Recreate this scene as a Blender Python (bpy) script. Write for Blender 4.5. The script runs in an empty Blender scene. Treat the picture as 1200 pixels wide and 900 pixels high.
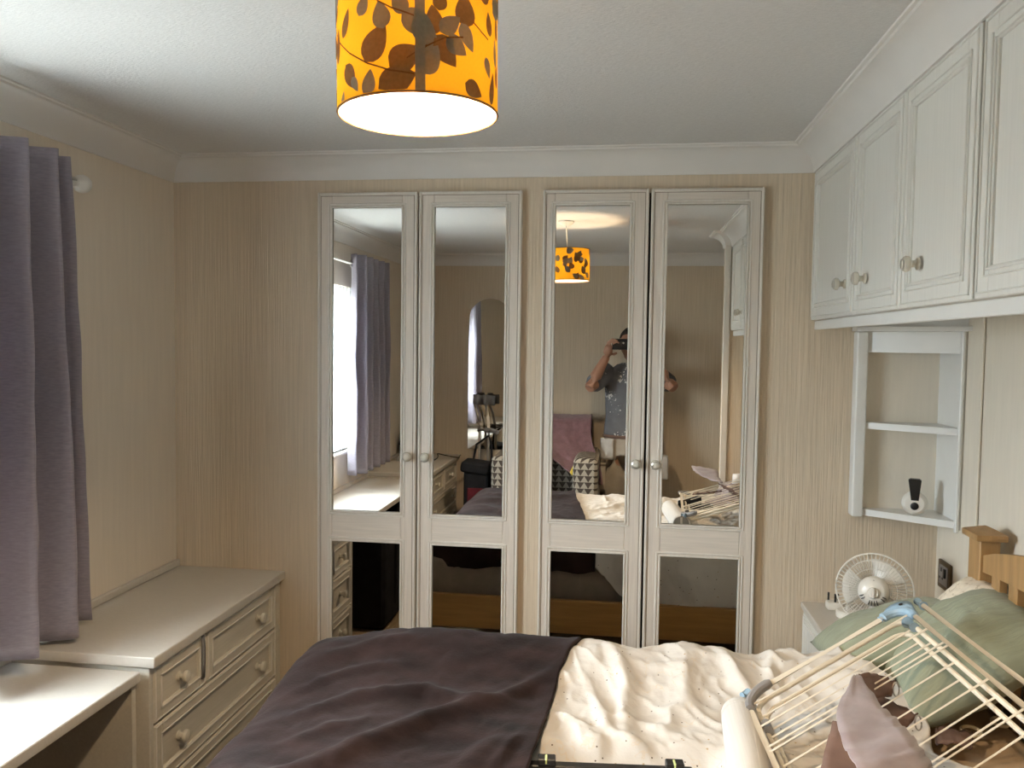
import bpy, bmesh, math, random
from mathutils import Vector, Matrix, noise
random.seed(7)
PI = math.pi
SC = bpy.context.scene
COL = SC.collection

# ------------------------------------------------------------------ camera, world, exposure
F_PX = 951.3
YAW, PITCH, ROLL = math.radians(7.854), math.radians(2.902), math.radians(0.740)
EYE = Vector((0.0, 0.0, 1.55))
cam_d = bpy.data.cameras.new('camera')
cam_d.sensor_fit = 'HORIZONTAL'; cam_d.sensor_width = 36.0
cam_d.lens = F_PX / 1200.0 * 36.0
cam_d.clip_start = 0.02; cam_d.clip_end = 60
cam = bpy.data.objects.new('camera', cam_d); COL.objects.link(cam)
fw = Vector((-math.sin(YAW) * math.cos(PITCH), math.cos(YAW) * math.cos(PITCH), -math.sin(PITCH)))
rt = Vector((math.cos(YAW), math.sin(YAW), 0)); dn = fw.cross(rt)
c, s = math.cos(ROLL), math.sin(ROLL)
r2 = c * rt - s * dn; d2 = s * rt + c * dn
cam.matrix_world = Matrix((( r2.x, -d2.x, -fw.x, EYE.x), (r2.y, -d2.y, -fw.y, EYE.y), (r2.z, -d2.z, -fw.z, EYE.z), (0, 0, 0, 1)))
SC.camera = cam

WORLD_STRENGTH = 68.0
BULB_STRENGTH = 1650.0
EXPOSURE = 0.14
world = bpy.data.worlds.new('daylight'); SC.world = world; world.use_nodes = True
wn, wl = world.node_tree.nodes, world.node_tree.links
bg = wn['Background']; bg.inputs['Strength'].default_value = WORLD_STRENGTH
tc = wn.new('ShaderNodeTexCoord'); sx = wn.new('ShaderNodeSeparateXYZ'); cr = wn.new('ShaderNodeValToRGB'); mr = wn.new('ShaderNodeMapRange')
wl.new(tc.outputs['Generated'], sx.inputs[0]); wl.new(sx.outputs['Z'], mr.inputs['Value'])
mr.inputs['From Min'].default_value = -1; mr.inputs['From Max'].default_value = 1
wl.new(mr.outputs['Result'], cr.inputs[0]); wl.new(cr.outputs['Color'], bg.inputs['Color'])
cr.color_ramp.elements[0].position = 0.47; cr.color_ramp.elements[0].color = (0.25, 0.25, 0.235, 1)
cr.color_ramp.elements[1].position = 0.53; cr.color_ramp.elements[1].color = (0.90, 0.945, 1.0, 1)

pd = bpy.data.lights.new('window_portal', 'AREA'); pd.shape = 'RECTANGLE'; pd.size = 1.0; pd.size_y = 1.0
pd.cycles.is_portal = True
po = bpy.data.objects.new('window_portal', pd); COL.objects.link(po)
po.location = (-1.72, 1.28, 1.39); po.rotation_euler = (0, -PI / 2, 0)

SC.view_settings.view_transform = 'Standard'; SC.view_settings.look = 'None'
SC.view_settings.exposure = EXPOSURE; SC.view_settings.gamma = 1.0; SC.view_settings.use_curve_mapping = False
SC.cycles.use_denoising = True
SC.cycles.max_bounces = 12; SC.cycles.diffuse_bounces = 6; SC.cycles.glossy_bounces = 6
SC.cycles.transmission_bounces = 8; SC.cycles.transparent_max_bounces = 12
SC.cycles.sample_clamp_indirect = 6.0
SC.cycles.caustics_reflective = False; SC.cycles.caustics_refractive = False

# ------------------------------------------------------------------ materials
def srgb(r, g, b):
    f = lambda v: (v / 255 / 12.92) if v <= 10 else ((v / 255 + 0.055) / 1.055) ** 2.4
    return (f(r), f(g), f(b), 1)

def mat(name, col, rough=0.5, metal=0.0, var=0.06, scale=(20, 20, 20), bump=0.0, bscale=None, bdist=0.01,
        spec=0.4, sheen=0.0, detail=4, coat=0.0, aniso=0.0):
    m = bpy.data.materials.new(name); m.use_nodes = True
    n, l = m.node_tree.nodes, m.node_tree.links
    b = n['Principled BSDF']
    b.inputs['Roughness'].default_value = rough; b.inputs['Metallic'].default_value = metal
    b.inputs['Specular IOR Level'].default_value = spec
    b.inputs['Sheen Weight'].default_value = sheen
    b.inputs['Coat Weight'].default_value = coat
    b.inputs['Anisotropic'].default_value = aniso
    t = n.new('ShaderNodeTexCoord'); mp = n.new('ShaderNodeMapping'); mp.inputs['Scale'].default_value = scale
    nz = n.new('ShaderNodeTexNoise'); nz.inputs['Scale'].default_value = 1.0; nz.inputs['Detail'].default_value = detail
    l.new(t.outputs['Object'], mp.inputs[0]); l.new(mp.outputs[0], nz.inputs['Vector'])
    rp = n.new('ShaderNodeValToRGB')
    rp.color_ramp.elements[0].position = 0.3; rp.color_ramp.elements[1].position = 0.7
    rp.color_ramp.elements[0].color = tuple(max(0, v * (1 - var)) for v in col[:3]) + (1,)
    rp.color_ramp.elements[1].color = tuple(min(1, v * (1 + var)) for v in col[:3]) + (1,)
    l.new(nz.outputs['Fac'], rp.inputs[0]); l.new(rp.outputs[0], b.inputs['Base Color'])
    if bump:
        mp2 = n.new('ShaderNodeMapping'); mp2.inputs['Scale'].default_value = bscale or scale
        nz2 = n.new('ShaderNodeTexNoise'); nz2.inputs['Scale'].default_value = 1.0; nz2.inputs['Detail'].default_value = 3
        l.new(t.outputs['Object'], mp2.inputs[0]); l.new(mp2.outputs[0], nz2.inputs['Vector'])
        bp = n.new('ShaderNodeBump'); bp.inputs['Strength'].default_value = bump; bp.inputs['Distance'].default_value = bdist
        l.new(nz2.outputs['Fac'], bp.inputs['Height']); l.new(bp.outputs[0], b.inputs['Normal'])
    return m

def mixin(m, other, fac):
    """mix the principled surface of m with another BSDF node type"""
    n, l = m.node_tree.nodes, m.node_tree.links
    out = n['Material Output']; b = n['Principled BSDF']
    o = n.new(other); mx = n.new('ShaderNodeMixShader'); mx.inputs[0].default_value = fac
    l.new(b.outputs[0], mx.inputs[1]); l.new(o.outputs[0], mx.inputs[2]); l.new(mx.outputs[0], out.inputs['Surface'])
    if 'Translucent' in other:
        src = b.inputs['Base Color'].links
        if src: l.new(src[0].from_socket, o.inputs['Color'])
    return o, mx

M = {}
M['wallpaper'] = mat('ribbed cream wallpaper', (0.62, 0.52, 0.395, 1), 0.75, var=0.07, scale=(120, 120, 3), bump=0.6, bscale=(190, 190, 5), bdist=0.004, spec=0.2)
M['wall_plain'] = mat('plain cream wallpaper', (0.72, 0.66, 0.56, 1), 0.75, var=0.03, scale=(60, 60, 6), bump=0.2, bscale=(240, 240, 60), bdist=0.002, spec=0.2)
M['wall_left'] = mat('plain beige wallpaper', (0.75, 0.675, 0.575, 1), 0.75, var=0.03, scale=(60, 60, 4), bump=0.25, bscale=(200, 200, 8), bdist=0.002, spec=0.2)
M['ceiling'] = mat('textured ceiling paper', (0.69, 0.685, 0.675, 1), 0.85, var=0.05, scale=(60, 240, 60), bump=0.55, bscale=(110, 420, 200), bdist=0.004, spec=0.15)
M['coving'] = mat('painted white coving', (0.72, 0.70, 0.67, 1), 0.6, var=0.02, scale=(8, 8, 8), spec=0.3)
M['carpet'] = mat('brown carpet', (0.30, 0.22, 0.13, 1), 0.95, var=0.25, scale=(160, 160, 160), bump=0.8, bdist=0.01, spec=0.1)
M['limed'] = mat('limed oak laminate', (0.66, 0.60, 0.53, 1), 0.45, var=0.07, scale=(160, 160, 7), bump=0.12, bscale=(260, 260, 10), bdist=0.002)
M['limed_h'] = mat('limed oak laminate cross grain', (0.66, 0.60, 0.53, 1), 0.45, var=0.07, scale=(7, 160, 160), bump=0.12, bscale=(10, 260, 260), bdist=0.002)
M['limed_edge'] = mat('limed oak moulding', (0.70, 0.66, 0.60, 1), 0.4, var=0.04, scale=(120, 120, 8))
M['white_door'] = mat('white grained cupboard door', (0.72, 0.71, 0.665, 1), 0.42, var=0.03, scale=(160, 160, 7), bump=0.08, bscale=(260, 260, 10), bdist=0.002)
M['white_lam'] = mat('white laminate', (0.74, 0.735, 0.71, 1), 0.35, var=0.02, scale=(15, 15, 15))
M['desk_top'] = mat('pale laminate top', (0.56, 0.525, 0.47, 1), 0.38, var=0.035, scale=(70, 200, 70))
M['drawer'] = mat('cream laminate drawer', (0.62, 0.575, 0.485, 1), 0.45, var=0.05, scale=(160, 7, 160), bump=0.08, bscale=(260, 10, 260), bdist=0.002)
M['knob'] = mat('ivory and brass knob', (0.66, 0.62, 0.53, 1), 0.25, var=0.05)
M['gap_shade'] = mat('shade dark carcass', (0.03, 0.025, 0.02, 1), 0.8)
M['dark_line'] = mat('dark groove', (0.20, 0.16, 0.12, 1), 0.8)
M['mirror'] = mat('silvered mirror', (0.80, 0.80, 0.78, 1), 0.0, 1.0, var=0.0)
M['oak'] = mat('honey oak', (0.36, 0.21, 0.085, 1), 0.42, var=0.16, scale=(60, 60, 6), bump=0.06)
M['oak_rail'] = mat('honey oak rail', (0.42, 0.215, 0.06, 1), 0.42, var=0.14, scale=(5, 60, 60), bump=0.06)
M['duvet'] = mat('white dotted cotton', (0.68, 0.645, 0.60, 1), 0.85, var=0.03, scale=(14, 14, 14), sheen=0.1, spec=0.15, bump=0.15, bscale=(60, 60, 60), bdist=0.01)
M['sheet'] = mat('tan fitted sheet', (0.54, 0.40, 0.265, 1), 0.85, var=0.06, scale=(10, 10, 10), spec=0.15, bump=0.2, bscale=(20, 20, 20))
M['mattress'] = mat('mattress ticking', (0.30, 0.25, 0.20, 1), 0.9, var=0.1, spec=0.1)
M['blanket'] = mat('plum fleece', (0.022, 0.0128, 0.0118, 1), 0.9, var=0.45, scale=(7, 16, 9), sheen=0.06, spec=0.05, bump=0.25, bscale=(140, 140, 140), bdist=0.004)
M['sage'] = mat('sage muslin', (0.29, 0.315, 0.23, 1), 0.9, var=0.08, scale=(12, 90, 12), sheen=0.15, spec=0.1, bump=0.5, bscale=(18, 110, 18), bdist=0.008)
M['floral'] = mat('cream floral cotton', (0.78, 0.70, 0.58, 1), 0.9, var=0.10, scale=(50, 50, 50), spec=0.1)
M['curtain'] = mat('mauve grey satin', (0.31, 0.28, 0.335, 1), 0.42, var=0.12, scale=(60, 30, 260), spec=0.6, sheen=0.25, bump=0.15, bscale=(60, 30, 320), bdist=0.002)
M['satin'] = mat('mauve satin', (0.30, 0.25, 0.265, 1), 0.36, var=0.18, scale=(14, 14, 14), spec=0.6, sheen=0.2, bump=0.3, bscale=(25, 25, 25), bdist=0.006)
M['satin_back'] = mat('brown mauve lining', (0.165, 0.105, 0.085, 1), 0.7, var=0.1, spec=0.2)
M['tube'] = mat('cream coated steel tube', (0.74, 0.67, 0.55, 1), 0.35, var=0.04)
M['blue'] = mat('pale blue plastic', (0.28, 0.41, 0.53, 1), 0.4, var=0.06)
M['grey_plastic'] = mat('grey plastic', (0.26, 0.25, 0.25, 1), 0.45, var=0.06)
M['white_plastic'] = mat('white plastic', (0.76, 0.73, 0.67, 1), 0.3, var=0.02)
M['cream_plastic'] = mat('cream plastic', (0.72, 0.65, 0.50, 1), 0.35, var=0.03)
M['black'] = mat('black plastic', (0.012, 0.012, 0.013, 1), 0.35, var=0.2)
M['black_cloth'] = mat('black nylon', (0.012, 0.012, 0.014, 1), 0.8, var=0.3, spec=0.2)
M['red_cloth'] = mat('dark red nylon', (0.10, 0.012, 0.018, 1), 0.8, var=0.3, spec=0.2)
M['bronze'] = mat('bronze metal plate', (0.12, 0.085, 0.05, 1), 0.38, 0.8, var=0.1)
M['steel'] = mat('brushed steel', (0.55, 0.53, 0.50, 1), 0.3, 1.0, var=0.05)
M['roll'] = mat('white ribbed vinyl', (0.68, 0.66, 0.63, 1), 0.55, var=0.05, scale=(160, 4, 160), bump=0.25, bscale=(260, 6, 260), bdist=0.002)
M['roll_end'] = mat('grey end cap', (0.30, 0.29, 0.275, 1), 0.6)
M['skin'] = mat('skin', (0.36, 0.19, 0.125, 1), 0.5, var=0.06, scale=(15, 15, 15), spec=0.3)
M['hair'] = mat('short dark hair', (0.03, 0.022, 0.017, 1), 0.7, var=0.3, scale=(90, 90, 90), bump=0.5)
M['trousers'] = mat('stone work trousers', (0.40, 0.35, 0.285, 1), 0.85, var=0.1, scale=(14, 14, 14), bump=0.3, bscale=(22, 22, 22), bdist=0.01)
M['pocket'] = mat('pale grey holster pocket', (0.50, 0.48, 0.45, 1), 0.8, var=0.12, scale=(18, 18, 18))
M['towel'] = mat('mauve towel', (0.19, 0.11, 0.125, 1), 0.95, var=0.15, scale=(30, 30, 30), sheen=0.3, spec=0.1, bump=0.4, bscale=(60, 60, 60))
M['towel_pale'] = mat('pale mauve towel stripe', (0.36, 0.25, 0.26, 1), 0.95, var=0.08, spec=0.1)
M['yellow'] = mat('yellow plastic', (0.62, 0.46, 0.05, 1), 0.4)
M['paper'] = mat('white paper', (0.75, 0.75, 0.76, 1), 0.6, var=0.02)
M['seam'] = mat('shade seam', (0.20, 0.16, 0.07, 1), 0.8)
M['rod_white'] = mat('white pole', (0.72, 0.70, 0.66, 1), 0.35)

mixin(M['curtain'], 'ShaderNodeBsdfTranslucent', 0.22)
def tweak_duvet(m):
    n, l = m.node_tree.nodes, m.node_tree.links
    b = n['Principled BSDF']; src = b.inputs['Base Color'].links[0].from_socket
    t = n.new('ShaderNodeTexCoord')
    def dots(scale, thr, col, keep, src):
        v = n.new('ShaderNodeTexVoronoi'); v.inputs['Scale'].default_value = scale
        l.new(t.outputs['Object'], v.inputs['Vector'])
        lt = n.new('ShaderNodeMath'); lt.operation = 'LESS_THAN'; lt.inputs[1].default_value = thr
        l.new(v.outputs['Distance'], lt.inputs[0])
        sp = n.new('ShaderNodeSeparateColor'); l.new(v.outputs['Color'], sp.inputs[0])
        k = n.new('ShaderNodeMath'); k.operation = 'LESS_THAN'; k.inputs[1].default_value = keep
        l.new(sp.outputs[0], k.inputs[0])
        mu = n.new('ShaderNodeMath'); mu.operation = 'MULTIPLY'; l.new(lt.outputs[0], mu.inputs[0]); l.new(k.outputs[0], mu.inputs[1])
        mx = n.new('ShaderNodeMix'); mx.data_type = 'RGBA'
        l.new(mu.outputs[0], mx.inputs[0]); l.new(src, mx.inputs[6]); mx.inputs[7].default_value = col
        return mx.outputs[2]
    # faint sketched sprigs: thin bands of a distorted noise, gathered in patches
    nz = n.new('ShaderNodeTexNoise'); nz.inputs['Scale'].default_value = 26; nz.inputs['Detail'].default_value = 2
    l.new(t.outputs['Object'], nz.inputs['Vector'])
    su = n.new('ShaderNodeMath'); su.operation = 'SUBTRACT'; su.inputs[1].default_value = 0.5; l.new(nz.outputs['Fac'], su.inputs[0])
    ab = n.new('ShaderNodeMath'); ab.operation = 'ABSOLUTE'; l.new(su.outputs[0], ab.inputs[0])
    lt = n.new('ShaderNodeMath'); lt.operation = 'LESS_THAN'; lt.inputs[1].default_value = 0.012; l.new(ab.outputs[0], lt.inputs[0])
    pz = n.new('ShaderNodeTexNoise'); pz.inputs['Scale'].default_value = 9; l.new(t.outputs['Object'], pz.inputs['Vector'])
    gt = n.new('ShaderNodeMath'); gt.operation = 'GREATER_THAN'; gt.inputs[1].default_value = 0.56; l.new(pz.outputs['Fac'], gt.inputs[0])
    mu = n.new('ShaderNodeMath'); mu.operation = 'MULTIPLY'; l.new(lt.outputs[0], mu.inputs[0]); l.new(gt.outputs[0], mu.inputs[1])
    mx = n.new('ShaderNodeMix'); mx.data_type = 'RGBA'; l.new(mu.outputs[0], mx.inputs[0]); l.new(src, mx.inputs[6]); mx.inputs[7].default_value = (0.68, 0.61, 0.52, 1)
    o = dots(44, 0.082, (0.12, 0.09, 0.065, 1), 0.8, mx.outputs[2])
    o = dots(37, 0.085, (0.50, 0.37, 0.22, 1), 0.35, o)
    l.new(o, b.inputs['Base Color'])
tweak_duvet(M['duvet'])
def tweak_floral(m):
    n, l = m.node_tree.nodes, m.node_tree.links
    b = n['Principled BSDF']; src = b.inputs['Base Color'].links[0].from_socket
    t = n.new('ShaderNodeTexCoord'); nz = n.new('ShaderNodeTexNoise'); nz.inputs['Scale'].default_value = 85; nz.inputs['Detail'].default_value = 1
    l.new(t.outputs['Object'], nz.inputs['Vector'])
    gt = n.new('ShaderNodeMath'); gt.operation = 'GREATER_THAN'; gt.inputs[1].default_value = 0.63; l.new(nz.outputs['Fac'], gt.inputs[0])
    mx = n.new('ShaderNodeMix'); mx.data_type = 'RGBA'; l.new(gt.outputs[0], mx.inputs[0]); l.new(src, mx.inputs[6]); mx.inputs[7].default_value = (0.60, 0.52, 0.40, 1)
    l.new(mx.outputs[2], b.inputs['Base Color'])
tweak_floral(M['floral'])

def zigzag_mat():
    m = mat('grey white triangle print', (0.5, 0.47, 0.42, 1), 0.9, spec=0.1)
    n, l = m.node_tree.nodes, m.node_tree.links
    b = n['Principled BSDF']; t = n.new('ShaderNodeTexCoord'); sp = n.new('ShaderNodeSeparateXYZ'); l.new(t.outputs['Object'], sp.inputs[0])
    def op(o, a, bv=None):
        k = n.new('ShaderNodeMath'); k.operation = o
        for i, v in enumerate((a, bv)):
            if v is None: continue
            if isinstance(v, (int, float)): k.inputs[i].default_value = v
            else: l.new(v, k.inputs[i])
        return k.outputs[0]
    u = op('FRACT', op('MULTIPLY', op('ADD', sp.outputs['X'], sp.outputs['Y']), 20.0))
    v = op('FRACT', op('MULTIPLY', sp.outputs['Z'], 25.0))
    tri = op('SUBTRACT', 1.0, op('ABSOLUTE', op('SUBTRACT', op('MULTIPLY', u, 2.0), 1.0)))
    f = op('LESS_THAN', v, tri)
    mx = n.new('ShaderNodeMix'); mx.data_type = 'RGBA'; l.new(f, mx.inputs[0])
    mx.inputs[6].default_value = (0.085, 0.07, 0.06, 1); mx.inputs[7].default_value = (0.42, 0.39, 0.33, 1)
    l.new(mx.outputs[2], b.inputs['Base Color'])
    return m
M['zigzag'] = zigzag_mat()

def shirt_mat():
    m = mat('grey jersey with paint flecks', (0.15, 0.155, 0.17, 1), 0.9, var=0.1, spec=0.1, bump=0.2, bscale=(14, 14, 14))
    n, l = m.node_tree.nodes, m.node_tree.links
    b = n['Principled BSDF']; src = b.inputs['Base Color'].links[0].from_socket; t = n.new('ShaderNodeTexCoord')
    nz = n.new('ShaderNodeTexNoise'); nz.inputs['Scale'].default_value = 55; nz.inputs['Detail'].default_value = 2; l.new(t.outputs['Object'], nz.inputs['Vector'])
    pz = n.new('ShaderNodeTexNoise'); pz.inputs['Scale'].default_value = 6; l.new(t.outputs['Object'], pz.inputs['Vector'])
    ad = n.new('ShaderNodeMath'); ad.operation = 'MULTIPLY'; l.new(nz.outputs['Fac'], ad.inputs[0]); l.new(pz.outputs['Fac'], ad.inputs[1])
    gt = n.new('ShaderNodeMath'); gt.operation = 'GREATER_THAN'; gt.inputs[1].default_value = 0.34; l.new(ad.outputs[0], gt.inputs[0])
    mx = n.new('ShaderNodeMix'); mx.data_type = 'RGBA'; l.new(gt.outputs[0], mx.inputs[0]); l.new(src, mx.inputs[6]); mx.inputs[7].default_value = (0.6, 0.6, 0.58, 1)
    l.new(mx.outputs[2], b.inputs['Base Color'])
    return m
M['shirt'] = shirt_mat()

def cloth_light(name, col, trans, var=0.06, scale=(200, 200, 200)):
    m = mat(name, col, 0.9, var=var, scale=scale, spec=0.05)
    mixin(m, 'ShaderNodeBsdfTranslucent', trans)
    return m
M['shade'] = cloth_light('yellow shade cotton', (0.88, 0.50, 0.03, 1), 0.5, 0.03, (300, 300, 300))
M['leaf_grey'] = cloth_light('grey leaf print', (0.27, 0.25, 0.20, 1), 0.32, 0.08)
M['leaf_brown'] = cloth_light('brown leaf print', (0.22, 0.135, 0.06, 1), 0.30, 0.1)
M['leaf_stem'] = cloth_light('dark stem print', (0.16, 0.08, 0.03, 1), 0.2, 0.1)
M['lining'] = mat('white shade lining', (0.86, 0.84, 0.78, 1), 0.6, var=0.01)
o_, mx_ = mixin(M['lining'], 'ShaderNodeBsdfTranslucent', 0.028)

def bulb_mat():
    m = bpy.data.materials.new('lit bulb'); m.use_nodes = True; n, l = m.node_tree.nodes, m.node_tree.links
    e = n.new('ShaderNodeEmission'); e.inputs['Color'].default_value = (1.0, 0.74, 0.47, 1); e.inputs['Strength'].default_value = BULB_STRENGTH
    l.new(e.outputs[0], n['Material Output'].inputs['Surface']); return m
M['bulb'] = bulb_mat()

def glass_mat():
    m = mat('window glass', (0.9, 0.95, 0.95, 1), 0.02, spec=0.5, var=0)
    n, l = m.node_tree.nodes, m.node_tree.links
    g = n.new('ShaderNodeBsdfGlossy'); g.inputs['Roughness'].default_value = 0.02
    tr = n.new('ShaderNodeBsdfTransparent'); tr.inputs['Color'].default_value = (0.95, 0.98, 0.98, 1)
    mx = n.new('ShaderNodeMixShader'); mx.inputs[0].default_value = 0.06
    l.new(tr.outputs[0], mx.inputs[1]); l.new(g.outputs[0], mx.inputs[2]); l.new(mx.outputs[0], n['Material Output'].inputs['Surface'])
    return m
M['glass'] = glass_mat()
def lace_mat():
    m = mat('white lace net', (0.82, 0.86, 0.90, 1), 0.9, var=0.02, spec=0.05)
    n, l = m.node_tree.nodes, m.node_tree.links
    b = n['Principled BSDF']; out = n['Material Output']
    t = n.new('ShaderNodeTexCoord'); tl = n.new('ShaderNodeBsdfTranslucent'); tl.inputs['Color'].default_value = (0.86, 0.92, 0.97, 1)
    tr = n.new('ShaderNodeBsdfTransparent')
    a = n.new('ShaderNodeMixShader'); a.inputs[0].default_value = 0.6
    l.new(b.outputs[0], a.inputs[1]); l.new(tl.outputs[0], a.inputs[2])
    nz = n.new('ShaderNodeTexNoise'); nz.inputs['Scale'].default_value = 24; nz.inputs['Detail'].default_value = 3; l.new(t.outputs['Object'], nz.inputs['Vector'])
    rp = n.new('ShaderNodeMapRange'); rp.inputs['From Min'].default_value = 0.42; rp.inputs['From Max'].default_value = 0.58
    rp.inputs['To Min'].default_value = 0.35; rp.inputs['To Max'].default_value = 0.75; l.new(nz.outputs['Fac'], rp.inputs['Value'])
    mx = n.new('ShaderNodeMixShader'); l.new(rp.outputs[0], mx.inputs[0]); l.new(tr.outputs[0], mx.inputs[1]); l.new(a.outputs[0], mx.inputs[2])
    l.new(mx.outputs[0], out.inputs['Surface']); return m
M['lace'] = lace_mat()

# ------------------------------------------------------------------ mesh helpers
def frame_of(d):
    d = Vector(d).normalized()
    up = Vector((0, 0, 1)) if abs(d.z) < 0.95 else Vector((1, 0, 0))
    a = d.cross(up).normalized(); b = a.cross(d).normalized()
    return a, b
class MB:
    def __init__(self): self.v = []; self.f = []
    def add(self, vs, fs):
        k = len(self.v); self.v += [tuple(p) for p in vs]; self.f += [tuple(i + k for i in f) for f in fs]; return self
    def bm(self, b):
        b.verts.index_update(); self.add([v.co.copy() for v in b.verts], [[v.index for v in f.verts] for f in b.faces]); b.free(); return self
    def box(self, x0, x1, y0, y1, z0, z1, bev=0.0, seg=1, rot=None, piv=None):
        b = bmesh.new(); bmesh.ops.create_cube(b, size=1)
        for v in b.verts: v.co = Vector(((x0 + x1) / 2 + v.co.x * (x1 - x0), (y0 + y1) / 2 + v.co.y * (y1 - y0), (z0 + z1) / 2 + v.co.z * (z1 - z0)))
        if bev: bmesh.ops.bevel(b, geom=list(b.edges), offset=bev, segments=seg, profile=0.6, affect='EDGES')
        if rot is not None:
            p = Vector(piv) if piv is not None else Vector(((x0 + x1) / 2, (y0 + y1) / 2, (z0 + z1) / 2))
            for v in b.verts: v.co = p + rot @ (v.co - p)
        return self.bm(b)
    def tube(self, pts, r, n=8, closed=False, flat=1.0):
        pts = [Vector(p) for p in pts]; N = len(pts)
        rs = r if isinstance(r, (list, tuple)) else [r] * N
        vs = []; a = None
        for i, p in enumerate(pts):
            if closed: d = pts[(i + 1) % N] - pts[i - 1]
            else: d = pts[min(i + 1, N - 1)] - pts[max(i - 1, 0)]
            d.normalize()
            if a is None: a, b = frame_of(d)
            else:
                a = (a - d * a.dot(d)).normalized(); b = d.cross(a)
            for k in range(n):
                t = 2 * PI * k / n; vs.append(p + (a * math.cos(t) + b * math.sin(t) * flat) * rs[i])
        fs = []
        for i in range(N if closed else N - 1):
            j = (i + 1) % N
            for k in range(n): fs.append((i * n + k, i * n + (k + 1) % n, j * n + (k + 1) % n, j * n + k))
        if not closed: fs += [tuple(range(n - 1, -1, -1)), tuple((N - 1) * n + k for k in range(n))]
        return self.add(vs, fs)
    def lathe(self, prof, o, axis=(0, 0, 1), n=24, cap=True):
        d = Vector(axis).normalized(); a, b = frame_of(d); o = Vector(o)
        vs = []; fs = []
        for r, h in prof:
            for k in range(n):
                t = 2 * PI * k / n; vs.append(o + d * h + (a * math.cos(t) + b * math.sin(t)) * r)
        for i in range(len(prof) - 1):
            for k in range(n): fs.append((i * n + k, i * n + (k + 1) % n, (i + 1) * n + (k + 1) % n, (i + 1) * n + k))
        if cap: fs += [tuple(range(n - 1, -1, -1)), tuple((len(prof) - 1) * n + k for k in range(n))]
        return self.add(vs, fs)
    def grid(self, fn, nu, nv, cu=False, cv=False):
        vs = [fn(i / (nu if cu else nu - 1), j / (nv if cv else nv - 1)) for i in range(nu) for j in range(nv)]
        fs = []
        for i in range(nu if cu else nu - 1):
            for j in range(nv if cv else nv - 1):
                i2, j2 = (i + 1) % nu, (j + 1) % nv
                fs.append((i * nv + j, i2 * nv + j, i2 * nv + j2, i * nv + j2))
        return self.add(vs, fs)
    def prism(self, pts, off):
        """polygon in 3D extruded by vector off"""
        n = len(pts); off = Vector(off); a = [Vector(p) for p in pts]
        return self.add(a + [p + off for p in a], [tuple(range(n - 1, -1, -1)), tuple(range(n, 2 * n))] + [(i, (i + 1) % n, n + (i + 1) % n, n + i) for i in range(n)])
    def ball(self, c, r, sx=1, sy=1, sz=1, sub=2):
        b = bmesh.new(); bmesh.ops.create_icosphere(b, subdivisions=sub, radius=r)
        for v in b.verts: v.co = Vector((c[0] + v.co.x * sx, c[1] + v.co.y * sy, c[2] + v.co.z * sz))
        return self.bm(b)

def root_loc(o):
    while o.parent: o = o.parent
    return o.location.copy()
def tag(o, label=None, cat=None, group=None, kind=None):
    if label: o['label'] = label
    if cat: o['category'] = cat
    if group: o['group'] = group
    if kind: o['kind'] = kind
    return o
def obj(name, mb, m, parent=None, smooth=True, angle=35, solid=0, subsurf=0, remesh=0, label=None, kind=None, soff=-1):
    if parent is not None: org = root_loc(parent)
    else:
        xs = [p[0] for p in mb.v]; ys = [p[1] for p in mb.v]; zs = [p[2] for p in mb.v]
        org = Vector(((min(xs) + max(xs)) / 2, (min(ys) + max(ys)) / 2, min(zs)))
    me = bpy.data.meshes.new(name)
    me.from_pydata([(p[0] - org.x, p[1] - org.y, p[2] - org.z) for p in mb.v], [], mb.f)
    b = bmesh.new(); b.from_mesh(me); bmesh.ops.recalc_face_normals(b, faces=b.faces); b.to_mesh(me); b.free()
    me.materials.append(m if not isinstance(m, str) else M[m])
    if smooth:
        me.shade_smooth()
        if angle < 180: me.set_sharp_from_angle(angle=math.radians(angle))
    o = bpy.data.objects.new(name, me); COL.objects.link(o)
    if parent is not None: o.parent = parent
    else: o.location = org
    if remesh:
        k = o.modifiers.new('join', 'REMESH'); k.mode = 'VOXEL'; k.voxel_size = remesh; k.use_smooth_shade = True
        k = o.modifiers.new('soften', 'SMOOTH'); k.factor = 0.5; k.iterations = 5
    if solid:
        k = o.modifiers.new('thickness', 'SOLIDIFY'); k.thickness = solid; k.offset = soff
    if subsurf:
        k = o.modifiers.new('smooth', 'SUBSURF'); k.levels = subsurf; k.render_levels = subsurf
    if label: o['label'] = label
    if kind: o['kind'] = kind
    return o
def thing(name, label, cat, loc, group=None):
    o = bpy.data.objects.new(name, None); COL.objects.link(o); o.location = loc; o.empty_display_size = 0.1
    return tag(o, label, cat, group)
def struct(name, mb, m, **k):
    return obj(name, mb, m, kind='structure', **k)
def sm(a, b, t):
    t = max(0.0, min(1.0, (t - a) / (b - a))); return t * t * (3 - 2 * t)
def lerp(a, b, t): return a + (b - a) * t
def pw(tab, x):
    """piecewise linear"""
    if x <= tab[0][0]: return tab[0][1]
    for (a, p), (b_, q) in zip(tab, tab[1:]):
        if x <= b_: return p + (q - p) * (x - a) / (b_ - a)
    return tab[-1][1]
def fb(x, y, z=0.0, o=3): return noise.fractal(Vector((x, y, z)), 1.0, 2.0, o)
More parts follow.
